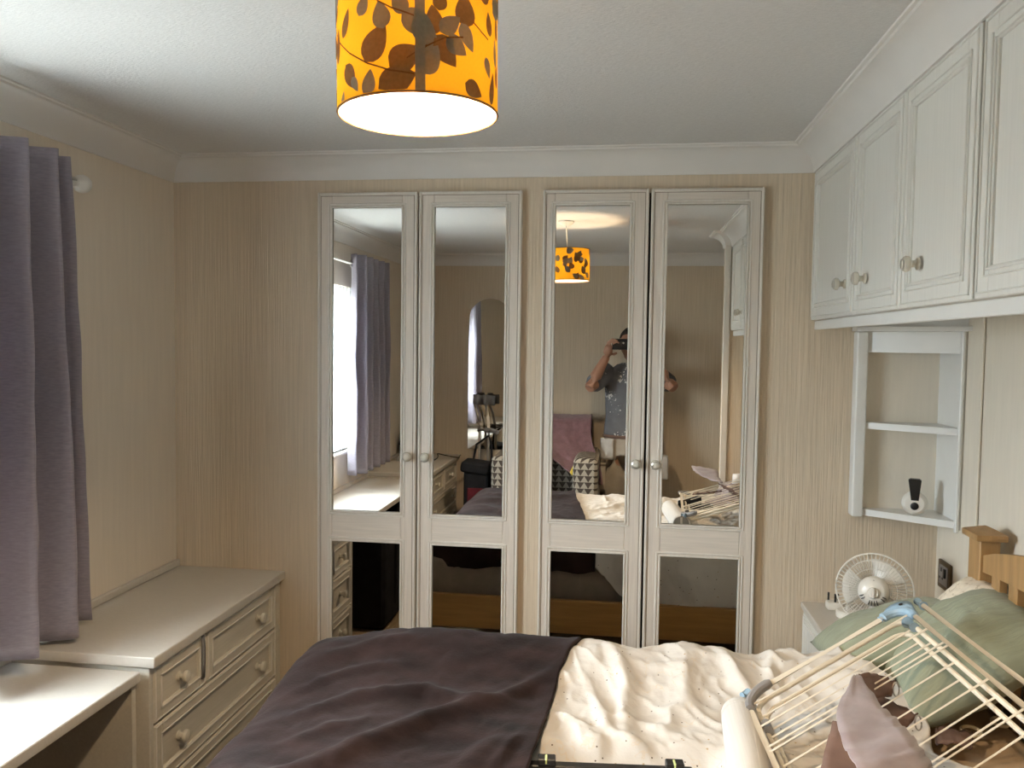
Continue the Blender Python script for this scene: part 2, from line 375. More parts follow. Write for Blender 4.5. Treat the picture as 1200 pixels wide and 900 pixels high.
def ridge(x, y, pts, w):
    """0..1 bump round a polyline, fading out towards its ends"""
    best = 9.0; bs_ = 0.5; n = len(pts) - 1
    for i, ((ax, ay), (bx, by)) in enumerate(zip(pts, pts[1:])):
        dx, dy = bx - ax, by - ay; t = max(0, min(1, ((x - ax) * dx + (y - ay) * dy) / (dx * dx + dy * dy + 1e-9)))
        q = math.hypot(x - ax - dx * t, y - ay - dy * t)
        if q < best: best = q; bs_ = (i + t) / n
    if best > 3 * w: return 0.0
    return math.exp(-(best / w) ** 2) * math.sin(PI * (0.06 + 0.88 * bs_)) ** 0.8

# ------------------------------------------------------------------ the room
XL, XR, YF, YB, ZC = -1.585, 0.99, 2.70, -0.40, 2.18
PX, PY, PN = 0.552, 0.70, 0.60           # corner of the wall block at the near end of the alcove
CX, CZ0 = 0.585, 2.11          # cupboard fronts, underside of coving
W1 = (-1.042, -0.348); W2 = (-0.270, 0.428)   # wardrobe openings
struct('floor', MB().box(XL - 0.1, XR + 0.1, YB - 0.1, YF + 0.7, -0.1, 0), 'carpet')
struct('ceiling', MB().box(XL - 0.1, XR + 0.1, YB - 0.1, YF + 0.7, ZC, ZC + 0.1), 'ceiling')
WY0, WY1, WZ0, WZ1 = 0.82, 1.74, 0.923, 1.86
w = MB()
w.box(XL - 0.1, XL, YB, WY0, 0, ZC); w.box(XL - 0.1, XL, WY1, YF, 0, ZC)
w.box(XL - 0.1, XL, WY0, WY1, 0, WZ0); w.box(XL - 0.1, XL, WY0, WY1, WZ1, ZC)
struct('wall_left', w, 'wall_left')
w = MB(); TOPZ = 2.046
w.box(XL - 0.1, W1[0], YF, YF + 0.1, 0, ZC); w.box(W1[1], W2[0], YF, YF + 0.1, 0, ZC); w.box(W2[1], XR + 0.1, YF, YF + 0.1, 0, ZC)
w.box(W1[0], W1[1], YF, YF + 0.1, TOPZ, ZC); w.box(W2[0], W2[1], YF, YF + 0.1, TOPZ, ZC)
struct('wall_front', w, 'wallpaper')
struct('wall_right', MB().box(XR, XR + 0.1, YB, YF, 0, ZC), 'wall_plain')
struct('wall_back', MB().box(XL - 0.1, XR + 0.1, YB - 0.1, YB, 0, ZC), 'wallpaper')
struct('wall_alcove', MB().box(PX, XR, PN, PY, 0, ZC), 'wallpaper')
struct('trim_1', MB().box(PX - 0.008, CX - 0.006, PY - 0.004, PY + 0.008, 0, CZ0, 0.003), 'limed_edge')
# coving swept round the room
path = [(XL, YB), (XL, YF), (CX, YF), (CX, PY), (PX, PY), (PX, PN), (XR, PN), (XR, YB)]
prof = [(0.0, 2.098), (0.006, 2.098), (0.008, 2.106), (0.011, 2.120), (0.019, 2.137), (0.032, 2.152), (0.048, 2.162), (0.062, 2.168), (0.068, 2.169), (0.070, 2.175), (0.078, 2.176), (0.080, 2.181)]
cv = MB(); vs = []; N = len(path); K = len(prof)
for i in range(N):
    p = Vector(path[i]); a = (p - Vector(path[i - 1])).normalized(); b = (Vector(path[(i + 1) % N]) - p).normalized()
    na = Vector((a.y, -a.x)); nb = Vector((b.y, -b.x)); mi = (na + nb) / (1 + na.dot(nb))
    for d, z in prof: vs.append((p.x + mi.x * d, p.y + mi.y * d, z))
cv.add(vs, [(i * K + k, ((i + 1) % N) * K + k, ((i + 1) % N) * K + k + 1, i * K + k + 1) for i in range(N) for k in range(K - 1)])
struct('trim_2', cv, 'coving', angle=25)
# window
wd = thing('window_1', 'white framed window in the left wall behind the net curtain', 'window', (XL - 0.05, (WY0 + WY1) / 2, WZ0)); wd['kind'] = 'structure'
f = MB(); x0, x1 = XL - 0.085, XL - 0.03
f.box(x0, x1, WY0, WY0 + 0.06, WZ0, WZ1, 0.004); f.box(x0, x1, WY1 - 0.06, WY1, WZ0, WZ1, 0.004)
f.box(x0, x1, WY0 + 0.06, WY1 - 0.06, WZ0, WZ0 + 0.06, 0.004); f.box(x0, x1, WY0 + 0.06, WY1 - 0.06, WZ1 - 0.06, WZ1, 0.004)
f.box(x0, x1, 1.24, 1.29, WZ0 + 0.06, WZ1 - 0.06, 0.004)
obj('window_frame', f, 'white_plastic', wd)
obj('pane', MB().box(XL - 0.062, XL - 0.056, WY0 + 0.055, 1.245, WZ0 + 0.055, WZ1 - 0.055), 'glass', wd)
obj('pane', MB().box(XL - 0.062, XL - 0.056, 1.285, WY1 - 0.055, WZ0 + 0.055, WZ1 - 0.055), 'glass', wd)
obj('window_sill', MB().box(XL - 0.03, XL + 0.025, WY0 - 0.02, WY1 + 0.02, WZ0 - 0.018, WZ0, 0.004), 'white_plastic', wd)

# ------------------------------------------------------------------ fitted wardrobes
def knob(mb_name, p, d, parent, r=0.0165, m='knob', m2='steel'):
    p = Vector(p)
    k = obj(mb_name, MB().lathe([(r * 0.75, 0), (r * 0.75, 0.003), (r * 0.42, 0.006), (r * 0.42, 0.014), (r * 0.95, 0.019), (r, 0.024), (r * 0.86, 0.029), (r * 0.5, 0.0315), (0.001, 0.032)], p, d, 20), m, parent)
    return k
def knob_ring(p, d, parent, r=0.0165):
    obj('knob_ring', MB().lathe([(r * 0.62, 0.0295), (r * 0.74, 0.0315), (r * 0.62, 0.0325)], Vector(p), d, 20, cap=False), 'steel', parent)
DOORS = [(-1.047, -0.6965, 'R'), (-0.6915, -0.343, 'L'), (-0.274, 0.070, 'R'), (0.0765, 0.431, 'L')]
MIRX = [(-0.9945, -0.7505), (-0.638, -0.3965), (-0.2325, 0.0105), (0.129, 0.3795)]
def wardrobe_door(parent, k, ajar):
    x0, x1, side = DOORS[k]; a, b = MIRX[k]
    z0, z1 = 0.06, 2.052; yb, yf = 2.698, 2.680
    zt, zm1, zm0, zl = 2.001, 0.963, 0.857, 0.13
    fr = MB()
    fr.box(x0, a, yf, yb, z0, z1, 0.003); fr.box(b, x1, yf, yb, z0, z1, 0.003)
    d = obj('door', fr, 'limed', parent)
    for lo, hi in ((zt, z1), (zm0, zm1), (z0, zl)): obj('door_rail', MB().box(a - 0.001, b + 0.001, yf, yb, lo, hi, 0.002), 'limed_h', d)
    # raised beads: outer border and round the two mirrors
    bd = MB(); o = 0.009; t = 0.0045
    bd.box(x0 + 0.001, x0 + o, yf - t, yf + 0.001, z0, z1, 0.002); bd.box(x1 - o, x1 - 0.001, yf - t, yf + 0.001, z0, z1, 0.002)
    bd.box(x0 + o, x1 - o, yf - t, yf + 0.001, z1 - o, z1 - 0.001, 0.002)
    for lo, hi in ((zm1, zt), (zl, zm0)):
        for e in (0.0, 0.009):
            tt = t if e == 0 else 0.003
            bd.box(a - 0.006 - e, a - e + 0.001, yf - tt, yf + 0.001, lo - e - 0.004, hi + e + 0.004, 0.0018); bd.box(b + e - 0.001, b + 0.006 + e, yf - tt, yf + 0.001, lo - e - 0.004, hi + e + 0.004, 0.0018)
            bd.box(a - e, b + e, yf - tt, yf + 0.001, hi + e - 0.001, hi + e + 0.006, 0.0018); bd.box(a - e, b + e, yf - tt, yf + 0.001, lo - e - 0.006, lo - e + 0.001, 0.0018)
    obj('door_bead', bd, 'limed_edge', d)
    # thin dark strips on the face, coloured as the shade of grooves
    ln = MB(); q = 0.0012
    for xx in (x0 + o + 0.003, x1 - o - 0.003): ln.box(xx - 0.0008, xx + 0.0008, yf - 0.0006, yf + 0.001, z0 + 0.02, z1 - o - 0.003)
    ln.box(x0 + o + 0.003, x1 - o - 0.003, yf - 0.0006, yf + 0.001, z1 - o - 0.004, z1 - o - 0.0025)
    obj('groove_shade', ln, 'dark_line', d)
    for lo, hi in ((zm1, zt), (zl, zm0)):
        obj('mirror_pane', MB().box(a - 0.003, b + 0.003, yf + 0.004, yf + 0.008, lo - 0.003, hi + 0.003), 'mirror', d, smooth=False)
    kx = x1 - 0.027 if side == 'R' else x0 + 0.03
    kn = knob('knob', (kx, yf, 1.16), (0, -1, 0), d)
    knob_ring((kx, yf, 1.16), (0, -1, 0), d)
    return d
for k, (a, b) in enumerate((W1, W2)):
    t = thing('fitted_wardrobe', ['left pale fitted wardrobe with two mirrored doors, beside the chest of drawers', 'right pale fitted wardrobe with two mirrored doors, beside the bedside cabinet'][k], 'wardrobe', ((a + b) / 2, 2.95, 0), 'mirrored fitted wardrobes')
    body = MB(); g = 0.003; y0, y1 = YF + 0.006, YF + 0.56
    body.box(a + g, a + 0.018, y0, y1, 0.002, TOPZ - g); body.box(b - 0.018, b - g, y0, y1, 0.002, TOPZ - g)
    body.box(a + 0.018, b - 0.018, y1 - 0.01, y1, 0.002, TOPZ - g); body.box(a + 0.018, b - 0.018, y0, y1, TOPZ - 0.02, TOPZ - g); body.box(a + 0.018, b - 0.018, y0, y1, 0.002, 0.06)
    obj('carcass', body, 'gap_shade', t)  # near-black colour puts the shade of the door gaps into the carcass
    wardrobe_door(t, 2 * k, 0); wardrobe_door(t, 2 * k + 1, 0)

# ------------------------------------------------------------------ overhead cupboards on the right
def panel_door(parent, ya, yb_, z0, z1, xf, fr=0.052, m='white_door', kn=None, name='door'):
    """door facing -X with a recessed panel and moulding"""
    th = 0.018
    d = MB()
    d.box(xf, xf + th, ya, ya + fr, z0, z1, 0.002); d.box(xf, xf + th, yb_ - fr, yb_, z0, z1, 0.002)
    d.box(xf, xf + th, ya + fr - 0.001, yb_ - fr + 0.001, z0, z0 + fr, 0.002); d.box(xf, xf + th, ya + fr - 0.001, yb_ - fr + 0.001, z1 - fr, z1, 0.002)
    dd = obj(name, d, m, parent)
    obj('door_panel', MB().box(xf + 0.006, xf + 0.013, ya + fr - 0.004, yb_ - fr + 0.004, z0 + fr - 0.004, z1 - fr + 0.004), m, dd)
    bd = MB(); t = 0.0035
    for e, q in ((fr - 0.008, 0.005), (fr - 0.018, 0.003), (0.008, 0.003)):
        bd.box(xf - t, xf + 0.001, ya + e, ya + e + q, z0 + e, z1 - e, 0.0014); bd.box(xf - t, xf + 0.001, yb_ - e - q, yb_ - e, z0 + e, z1 - e, 0.0014)
        bd.box(xf - t, xf + 0.001, ya + e, yb_ - e, z0 + e, z0 + e + q, 0.0014); bd.box(xf - t, xf + 0.001, ya + e, yb_ - e, z1 - e - q, z1 - e, 0.0014)
    obj('door_moulding', bd, m, dd)
    if kn: knob('knob', (xf, kn[0], kn[1]), (-1, 0, 0), dd); knob_ring((xf, kn[0], kn[1]), (-1, 0, 0), dd)
    return dd
UNITS = [([(2.228, 2.694, 2.300), (1.862, 2.222, 2.115)], 'white overhead cupboard with two panelled doors, the furthest, against the wardrobe wall'),
         ([(1.488, 1.856, 1.748)], 'white overhead cupboard with one panelled door, in the middle of the row above the bed'),
         ([(1.100, 1.476, 1.13), (0.715, 1.094, 1.06)], 'white overhead cupboard with two panelled doors, nearest the camera and cut by the frame')]
for drs, lab in UNITS:
    y0 = min(d[0] for d in drs) - 0.003; y1 = max(d[1] for d in drs) + 0.003
    t = thing('overhead_cupboard', lab, 'cupboard', (0.79, (y0 + y1) / 2, 1.633), 'overhead cupboards above the bed')
    b = MB().box(CX + 0.020, XR - 0.003, y0, y1, 1.640, 2.101)
    obj('carcass', b, 'white_lam', t)
    for a, bb, ky in drs: panel_door(t, a, bb, 1.634, 2.101, CX, kn=(ky, 1.72))
struct('trim_3', MB().box(CX + 0.012, CX + 0.026, PY + 0.012, YF - 0.002, 1.604, 1.632, 0.002), 'white_lam')
# ------------------------------------------------------------------ corner shelf under the cupboards
t = thing('corner_shelf', 'white open corner shelf unit hanging under the overhead cupboards', 'shelf', (0.86, 2.69, 1.02))
obj('side_panel', MB().box(0.717, 0.751, 2.650, 2.698, 1.018, 1.600, 0.008, 3), 'white_lam', t)
obj('side_panel', MB().box(0.974, 0.988, 2.505, 2.698, 1.018, 1.600), 'white_lam', t)
obj('front_stile', MB().box(0.981, 0.988, 2.405, 2.505, 1.012, 1.638, 0.002), 'wall_plain', t, label='beige panel strip beside the shelves')
obj('edge_strip', MB().box(0.9645, 0.974, 2.498, 2.512, 1.012, 1.600, 0.002), 'white_lam', t)
obj('back_panel', MB().box(0.751, 0.974, 2.690, 2.698, 1.018, 1.600), 'wall_plain', t, label='plain beige back panel')
def shelf(z, th, fl=0.0):
    return MB().prism([(0.752, 2.690, z), (0.973, 2.690, z), (0.973, 2.512 - fl, z), (0.752, 2.664 - fl, z)], (0, 0, th))
obj('shelf', shelf(1.022, 0.020), 'white_lam', t); obj('shelf', shelf(1.296, 0.020), 'white_lam', t)
obj('top_board', MB().prism([(0.712, 2.698, 1.600), (0.988, 2.698, 1.600), (0.988, 2.470, 1.600), (0.712, 2.640, 1.600)], (0, 0, 0.014)), 'white_lam', t)
obj('header_board', MB().prism([(0.752, 2.668, 1.535), (0.973, 2.516, 1.535), (0.973, 2.530, 1.535), (0.752, 2.682, 1.535)], (0, 0, 0.064)), 'white_lam', t)
obj('filler_board', MB().prism([(0.730, 2.664, 1.6145), (0.984, 2.500, 1.6145), (0.984, 2.514, 1.6145), (0.730, 2.678, 1.6145)], (0, 0, 0.024)), 'white_lam', t)
# device on its lower shelf
t = thing('bedside_device', 'round white device with a black tapered stem, on the bottom corner shelf', 'device', (0.885, 2.60, 1.042))
obj('body', MB().lathe([(0.004, -0.016), (0.026, -0.015), (0.034, -0.008), (0.0365, 0.0), (0.034, 0.008), (0.026, 0.015), (0.004, 0.016)], (0.885, 2.60, 1.0785), (-0.31, -0.95, 0), 32), 'white_plastic', t)
u = Vector((0.95, -0.31, 0)); q = Vector((0.885, 2.60, 0)) + Vector((-0.31, -0.95, 0)) * 0.016
obj('stem', MB().prism([q + u * dx + Vector((0, 0, z)) for dx, z in ((-0.010, 1.088), (0.011, 1.088), (0.017, 1.149), (0.012, 1.153), (-0.014, 1.153), (-0.019, 1.149))], Vector((-0.31, -0.95, 0)) * -0.020), 'black', t)
obj('button', MB().lathe([(0.0115, 0), (0.0115, 0.003), (0.009, 0.0045)], q + Vector((0, 0, 1.071)) - Vector((-0.31, -0.95, 0)) * 0.001, (-0.31, -0.95, 0), 24), 'black', t)
# socket on the right wall
t = thing('wall_socket', 'bronze single wall socket beside the headboard', 'socket', (XR - 0.002, 2.612, 0.81))
obj('back_plate', MB().box(XR - 0.010, XR - 0.0005, 2.565, 2.657, 0.812, 0.898, 0.004, 2), 'bronze', t)
obj('insert', MB().box(XR - 0.0125, XR - 0.009, 2.578, 2.640, 0.826, 0.886, 0.002), 'grey_plastic', t)
obj('switch', MB().box(XR - 0.018, XR - 0.012, 2.585, 2.597, 0.852, 0.880, 0.002), 'black', t)
s_ = MB()
for yy, zz, hh in ((2.622, 0.872, 0.012), (2.632, 0.846, 0.006), (2.611, 0.846, 0.006)): s_.box(XR - 0.0135, XR - 0.012, yy - 0.004, yy + 0.004, zz - hh / 2, zz + hh / 2)
obj('pin_holes', s_, 'black', t)

# ------------------------------------------------------------------ chests of drawers and dressing table
def chest(y0, y1, label, sgn, with_end):
    """front faces +X at x=-1.19; sgn=+1: near end at y0"""
    t = thing('chest_of_drawers', label, 'chest of drawers', (-1.39, (y0 + y1) / 2, 0), 'cream chests of drawers on the left wall')
    xb, xf = XL + 0.002, -1.208; zt = 0.735
    b = MB(); b.box(xb, xf, y0 + 0.004, y1 - 0.003, 0.0, 0.705); b.box(xb, xf + 0.0165, y0 + 0.003, y0 + 0.020, 0.0, 0.705, 0.002)
    e0, e1 = y0 + 0.022, y1 - 0.048
    b.box(xf - 0.02, xf + 0.0165, e1 + 0.004, y1 - 0.003, 0.0, 0.705, 0.002)
    obj('carcass', b, 'drawer', t)
    obj('top', MB().box(xb, -1.172, y0 - 0.006, y1 - 0.002, 0.706, zt, 0.006, 3), 'desk_top', t)
    obj('upstand', MB().box(xb, xb + 0.014, y0 + 0.0, y1 - 0.002, zt, zt + 0.024, 0.003), 'desk_top', t)
    ym = e0 + (e1 - e0) * 0.36 if with_end else e0 + (e1 - e0) * 0.5
    rows = [(0.548, 0.698, [(e0, ym - 0.004, 1), (ym + 0.004, e1, 1)]), (0.376, 0.541, [(e0, e1, 2)]), (0.205, 0.369, [(e0, e1, 2)]), (0.055, 0.198, [(e0, e1, 2)])]
    for z0, z1, ds in rows:
        for a, c_, nk in ds:
            fr = 0.036; x0, x1 = xf + 0.001, xf + 0.018
            d = MB(); d.box(x0, x1, a, a + fr, z0, z1, 0.003); d.box(x0, x1, c_ - fr, c_, z0, z1, 0.003)
            d.box(x0, x1, a + fr - 0.001, c_ - fr + 0.001, z0, z0 + fr, 0.003); d.box(x0, x1, a + fr - 0.001, c_ - fr + 0.001, z1 - fr, z1, 0.003)
            dr = obj('drawer', d, 'drawer', t)
            obj('drawer_panel', MB().box(x0, x1 - 0.008, a + fr - 0.003, c_ - fr + 0.003, z0 + fr - 0.003, z1 - fr + 0.003), 'drawer', dr)
            bd = MB()
            for e, q in ((fr - 0.007, 0.005), (0.004, 0.003)):
                tt = x1 + 0.003
                bd.box(x1 - 0.001, tt, a + e, a + e + q, z0 + e, z1 - e, 0.0013); bd.box(x1 - 0.001, tt, c_ - e - q, c_ - e, z0 + e, z1 - e, 0.0013)
                bd.box(x1 - 0.001, tt, a + e, c_ - e, z0 + e, z0 + e + q, 0.0013); bd.box(x1 - 0.001, tt, a + e, c_ - e, z1 - e - q, z1 - e, 0.0013)
            obj('drawer_moulding', bd, 'limed_edge', dr)
            zc = (z0 + z1) / 2
            ks = [(a + c_) / 2] if nk == 1 else [a + 0.125, c_ - 0.125]
            if with_end and nk == 1: ks = [a + 0.13] if a < ym - 0.02 else [c_ - 0.125]
            for ky in ks: knob('knob', (x1 - 0.008, ky, zc), (1, 0, 0), dr, r=0.017)
    return t
chest(1.895, 2.70, 'cream chest of drawers with panelled drawers in the corner beside the left wardrobe', 1, True)
chest(YB + 0.003, 0.50, 'cream chest of drawers at the back wall end of the dressing table, seen in mirrors', -1, False)
t = thing('dressing_table', 'pale dressing table top spanning the knee hole between the two chests', 'table', (-1.4, 1.2, 0))
obj('top', MB().box(XL + 0.002, -1.207, 0.508, 1.885, 0.672, 0.700, 0.006, 3), 'desk_top', t)
obj('upstand', MB().box(XL + 0.002, XL + 0.016, 0.508, 1.885, 0.7005, 0.724, 0.003), 'desk_top', t)
obj('end_panel', MB().box(XL + 0.006, -1.222, 1.868, 1.885, 0.0, 0.672), 'drawer', t)
obj('end_panel', MB().box(XL + 0.006, -1.222, 0.508, 0.525, 0.0, 0.672), 'drawer', t)
# strap caught in the top drawers
def ribbon(mb, pts, wv, th=0.0015):
    """pts: centre line, wv: half-width vector(s)"""
    P = [Vector(p) for p in pts]; W = [Vector(w_) for w_ in wv] if isinstance(wv[0], (tuple, list, Vector)) else [Vector(wv)] * len(P)
    mb.add([p - w_ for p, w_ in zip(P, W)] + [p + w_ for p, w_ in zip(P, W)], [(i, i + 1, len(P) + i + 1, len(P) + i) for i in range(len(P) - 1)]); return mb
sp = MB(); ribbon(sp, [(-1.196, 2.158, 0.700), (-1.186, 2.157, 0.693), (-1.182, 2.156, 0.66), (-1.182, 2.155, 0.62), (-1.183, 2.153, 0.572)], (0, 0.0075, 0))
tag(obj('strap', sp, 'grey_plastic', solid=0.003), 'grey woven strap hanging between the two top drawers of the chest', 'strap')
# ------------------------------------------------------------------ curtain pole, curtains, net
t = thing('curtain_pole', 'white curtain pole with round finials above the window', 'curtain pole', (-1.495, 1.28, 1.955))
obj('pole', MB().tube([(-1.512, 0.40, 1.978), (-1.512, 2.072, 1.978)], 0.0125, 14), 'rod_white', t)
for yy, sg in ((2.072, 1), (0.40, -1)):
    obj('finial', MB().lathe([(0.011, 0), (0.014, 0.004), (0.011, 0.010), (0.017, 0.016), (0.0235, 0.026), (0.0255, 0.036), (0.0235, 0.047), (0.016, 0.056), (0.001, 0.060)], (-1.512, yy, 1.978), (0, sg, 0), 20), 'rod_white', t)
for yy in (0.43, 2.05):
    obj('bracket', MB().box(-1.584, -1.504, yy - 0.007, yy + 0.007, 1.970, 1.986, 0.002).lathe([(0.022, 0), (0.022, 0.006), (0.015, 0.01)], (-1.5845, yy, 1.978), (1, 0, 0), 16), 'rod_white', t)
def curtain(y0, y1, z0, z1, nf, label, seed, ridges=None, flare=0.0):
    t = thing('curtain', label, 'curtain', (-1.49, (y0 + y1) / 2, z0), 'mauve grey eyelet curtains')
    A = 0.046
    def fn(u, v):
        z = lerp(z1, z0, v)
        ph = u * nf * 2 * PI
        k = 0.55 + 0.45 * sm(0, 0.5, v); A = 0.036 + 0.012 * sm(0, 0.6, v)
        x = -1.476 + A * (math.sin(ph) + 0.25 * math.sin(2 * ph + seed) * k) + 0.010 * fb(u * 5 + seed, v * 3) * k
        y = lerp(y0, y1, u) + 0.014 * math.cos(ph) * k + 0.012 * fb(u * 4, v * 2 + seed) * v + flare * v * (u - 0.5)
        return (max(x, -1.565), y, z + 0.006 * fb(u * 6, seed) * v)
    m = MB().grid(fn, nf * 18 + 1, 40)
    obj('drape', m, 'curtain', t, solid=0.003, angle=180)
    for i in range(nf):
        p = Vector(fn((i + 0.75) / nf, 0.05))
        obj('eyelet', MB().tube([(p.x + 0.005, p.y + 0.024 * math.cos(q * PI / 8), 1.978 + 0.024 * math.sin(q * PI / 8)) for q in range(16)], 0.0045, 6, True), 'steel', t)
    return t
curtain(1.68, 2.000, 0.752, 2.030, 3, 'mauve grey eyelet curtain hanging at the corner side of the window, nearest the wardrobes', 0.6, flare=0.12)
curtain(0.47, 1.02, 0.80, 2.030, 5, 'mauve grey eyelet curtain on the far side of the window, seen in the leftmost mirror', 2.2)
def net(u, v):
    return (-1.556 + 0.010 * math.sin(u * 2 * PI * 17) + 0.003 * fb(u * 9, v * 3), lerp(0.80, 1.76, u), lerp(1.850, 0.945, v))
tag(obj('net_curtain', MB().grid(net, 220, 12), 'lace', angle=180), 'white lace net curtain across the window', 'net curtain')

# ------------------------------------------------------------------ pendant lamp
LC = Vector((-0.299, 1.150, 1.873)); LR = 0.1135; LH = 0.160
TILT = Matrix.Rotation(math.radians(-0.8), 3, 'Y')
t = thing('pendant_lamp', 'lit ceiling pendant with a yellow leaf print drum shade', 'lamp', (LC.x, LC.y, ZC))
def LP(x, y, z): return LC + TILT @ Vector((x, y, z))
def cyl(r, z0, z1, n=72, rows=2):
    return MB().grid(lambda u, v: LP(r * math.cos(2 * PI * u), r * math.sin(2 * PI * u), lerp(z0, z1, v)), n, rows, cu=True)
obj('shade', cyl(LR, 0, LH), 'shade', t, angle=180)
obj('shade_lining', cyl(LR - 0.0015, 0.0005, LH - 0.0005), 'lining', t, angle=180)
for zz in (0.0, LH):
    rim = MB().tube([LP((LR - 0.0005) * math.cos(a * PI / 36), (LR - 0.0005) * math.sin(a * PI / 36), zz) for a in range(72)], 0.0018, 6, True)
    obj('shade_rim', rim, 'leaf_brown', t)
# leaf print: flat shapes lying on the fabric, angle a measured from the side facing the camera
a0 = math.atan2(-LC.y, -LC.x)
def wrap(px, pz, r=LR + 0.0006):
    return LP(r * math.cos(a0 + px / LR), r * math.sin(a0 + px / LR), pz)
def leaf(mb, cx, cz, L, W, ang, lay=0):
    n = 9; pts = []; r = LR + 0.0006 + 0.00025 * lay
    ca, sa = math.cos(ang), math.sin(ang)
    for i in range(n + 1):
        s_ = i / n; wdt = W * math.sin(PI * s_ ** 0.72) ** 0.85 if 0 < s_ < 1 else 0
        for sg in (-1, 0, 1):
            lx, lz = (s_ - 0.5) * L, sg * wdt / 2
            x = cx + lx * ca - lz * sa; z = cz + lx * sa + lz * ca
            pts.append(wrap(x, max(0.002, min(LH - 0.002, z)), r))
    fs = []
    for i in range(n):
        for k in range(2): fs.append((i * 3 + k, i * 3 + k + 1, (i + 1) * 3 + k + 1, (i + 1) * 3 + k))
    mb.add(pts, fs)
grey, brown, stem = MB(), MB(), MB()
# seen from the camera: px in metres along the drum (left is negative), z above the rim
PXM = 0.00109
def img(x, y):
    """photo pixel on the near side of the drum to (arc, height)"""
    d = max(-0.985, min(0.985, (x - 490.5) / 96.5)); yb = 136.5 + 0.06 * (x - 490) - 27 * math.sqrt(1 - d * d)
    return LR * math.asin(d), max(0.004, (yb - y) * PXM * 0.98)
for x, y, L, W, ang, kind in [
        (443, 50, 50, 34, 55, 'b'), (450, 17, 34, 24, 100, 'g'), (409, 22, 36, 16, 65, 'b'), (399, 48, 44, 16, 85, 'b'),
        (414, 88, 38, 22, -60, 'b'), (420, 98, 22, 12, -60, 'g'), (436, 97, 32, 20, 80, 'g'), (467, 96, 50, 36, 20, 'b'),
        (476, 68, 44, 34, 30, 'b'), (492, 30, 50, 30, -35, 'g'), (497, 42, 46, 26, -70, 'g'), (508, 24, 34, 22, 100, 'b'),
        (526, 30, 34, 22, 40, 'g'), (545, 45, 36, 20, -60, 'g'), (543, 12, 40, 30, 95, 'b'), (572, 25, 30, 15, 100, 'b'),
        (582, 27, 34, 10, 90, 'b'), (520, 62, 44, 30, -50, 'b'), (533, 56, 32, 24, -30, 'g'), (503, 72, 40, 28, 60, 'g'),
        (570, 80, 26, 14, -70, 'g'), (580, 60, 36, 12, 95, 'g'), (582, 90, 30, 10, 90, 'b'), (576, 106, 44, 14, 80, 'b'), (553, 108, 30, 22, -20, 'b'),
        (430, 4, 26, 18, 60, 'g'), (470, 4, 30, 20, 120, 'g'), (515, 2, 24, 18, 80, 'b'), (405, 118, 20, 10, 70, 'g')]:
    cx, cz = img(x, y); leaf(grey if kind == 'g' else brown, cx, cz, L * PXM, W * PXM, math.radians(ang), 1 if kind == 'g' else 0)
rr = random.Random(5)
for i in range(62):                                   # the rest of the drum
    ax = rr.uniform(0.20, 0.56); az = rr.uniform(0.012, LH - 0.012)
    leaf(grey if i % 2 else brown, ax, az, rr.uniform(0.030, 0.050), rr.uniform(0.020, 0.032), rr.uniform(0, PI), i % 3)
for i in range(16):
    leaf(grey if i % 2 else brown, rr.uniform(-0.17, 0.17), rr.uniform(0.135, LH - 0.01), rr.uniform(0.030, 0.046), rr.uniform(0.020, 0.030), rr.uniform(0, PI), 2)
def stemline(pts, w_=0.0011):
    P = [img(*p) for p in pts]; L_ = []
    for (ax, az), (bx, bz) in zip(P, P[1:]):
        for k in range(6): L_.append((lerp(ax, bx, k / 6), lerp(az, bz, k / 6)))
    L_.append(P[-1]); r = LR + 0.0016
    stem.add([wrap(x, z - w_, r) for x, z in L_] + [wrap(x, z + w_, r) for x, z in L_], [(i, i + 1, len(L_) + i + 1, len(L_) + i) for i in range(len(L_) - 1)])
stemline([(396, 22), (402, 44), (415, 60), (435, 74), (460, 84), (486, 89)]); stemline([(446, 0), (462, 10), (486, 20)])
stemline([(487, 67), (500, 56), (520, 46), (540, 45)]); stemline([(552, 26), (562, 37), (570, 45)]); stemline([(478, 70), (490, 62), (500, 55)])
obj('grey_leaf_print', grey, 'leaf_grey', t, angle=180, kind='stuff'); obj('brown_leaf_print', brown, 'leaf_brown', t, angle=180, kind='stuff'); obj('stem_print', stem, 'leaf_stem', t, angle=180)
x1, _ = img(487, 60); x2, _ = img(498, 60); rs_ = LR + 0.0019
obj('shade_seam', MB().add([wrap(x, z, rs_) for x in (x1, (x1 + x2) / 2, x2) for z in (0.001, LH - 0.001)], [(0, 1, 3, 2), (2, 3, 5, 4)]), 'leaf_grey', t, angle=180)
sp = MB()
for k in range(3):
    a = k * 2 * PI / 3 + 0.4; sp.tube([LP(0, 0, LH - 0.03), LP(0.02 * math.cos(a), 0.02 * math.sin(a), LH - 0.03), LP((LR - 0.002) * math.cos(a), (LR - 0.002) * math.sin(a), LH - 0.004)], 0.0014, 6)
obj('spider', sp, 'rod_white', t)
top = LP(0, 0, LH)
obj('cord', MB().tube([top + Vector((0, 0, -0.02)), top + Vector((-0.004, 0, 0.05)), Vector((LC.x - 0.012, LC.y, ZC - 0.02))], 0.0035, 8), 'rod_white', t)
obj('ceiling_rose', MB().lathe([(0.042, 0), (0.042, -0.006), (0.030, -0.018), (0.010, -0.026)], (LC.x - 0.012, LC.y, ZC - 0.0005), (0, 0, 1), 28), 'rod_white', t)
obj('lamp_holder', MB().lathe([(0.016, 0), (0.019, -0.012), (0.019, -0.042), (0.015, -0.046)], LP(0, 0, LH - 0.012), TILT @ Vector((0, 0, 1)), 18), 'white_plastic', t)
obj('bulb', MB().ball(LP(0, 0, 0.072), 0.026, 1, 1, 1.15), 'bulb', t, label='glowing warm bulb')

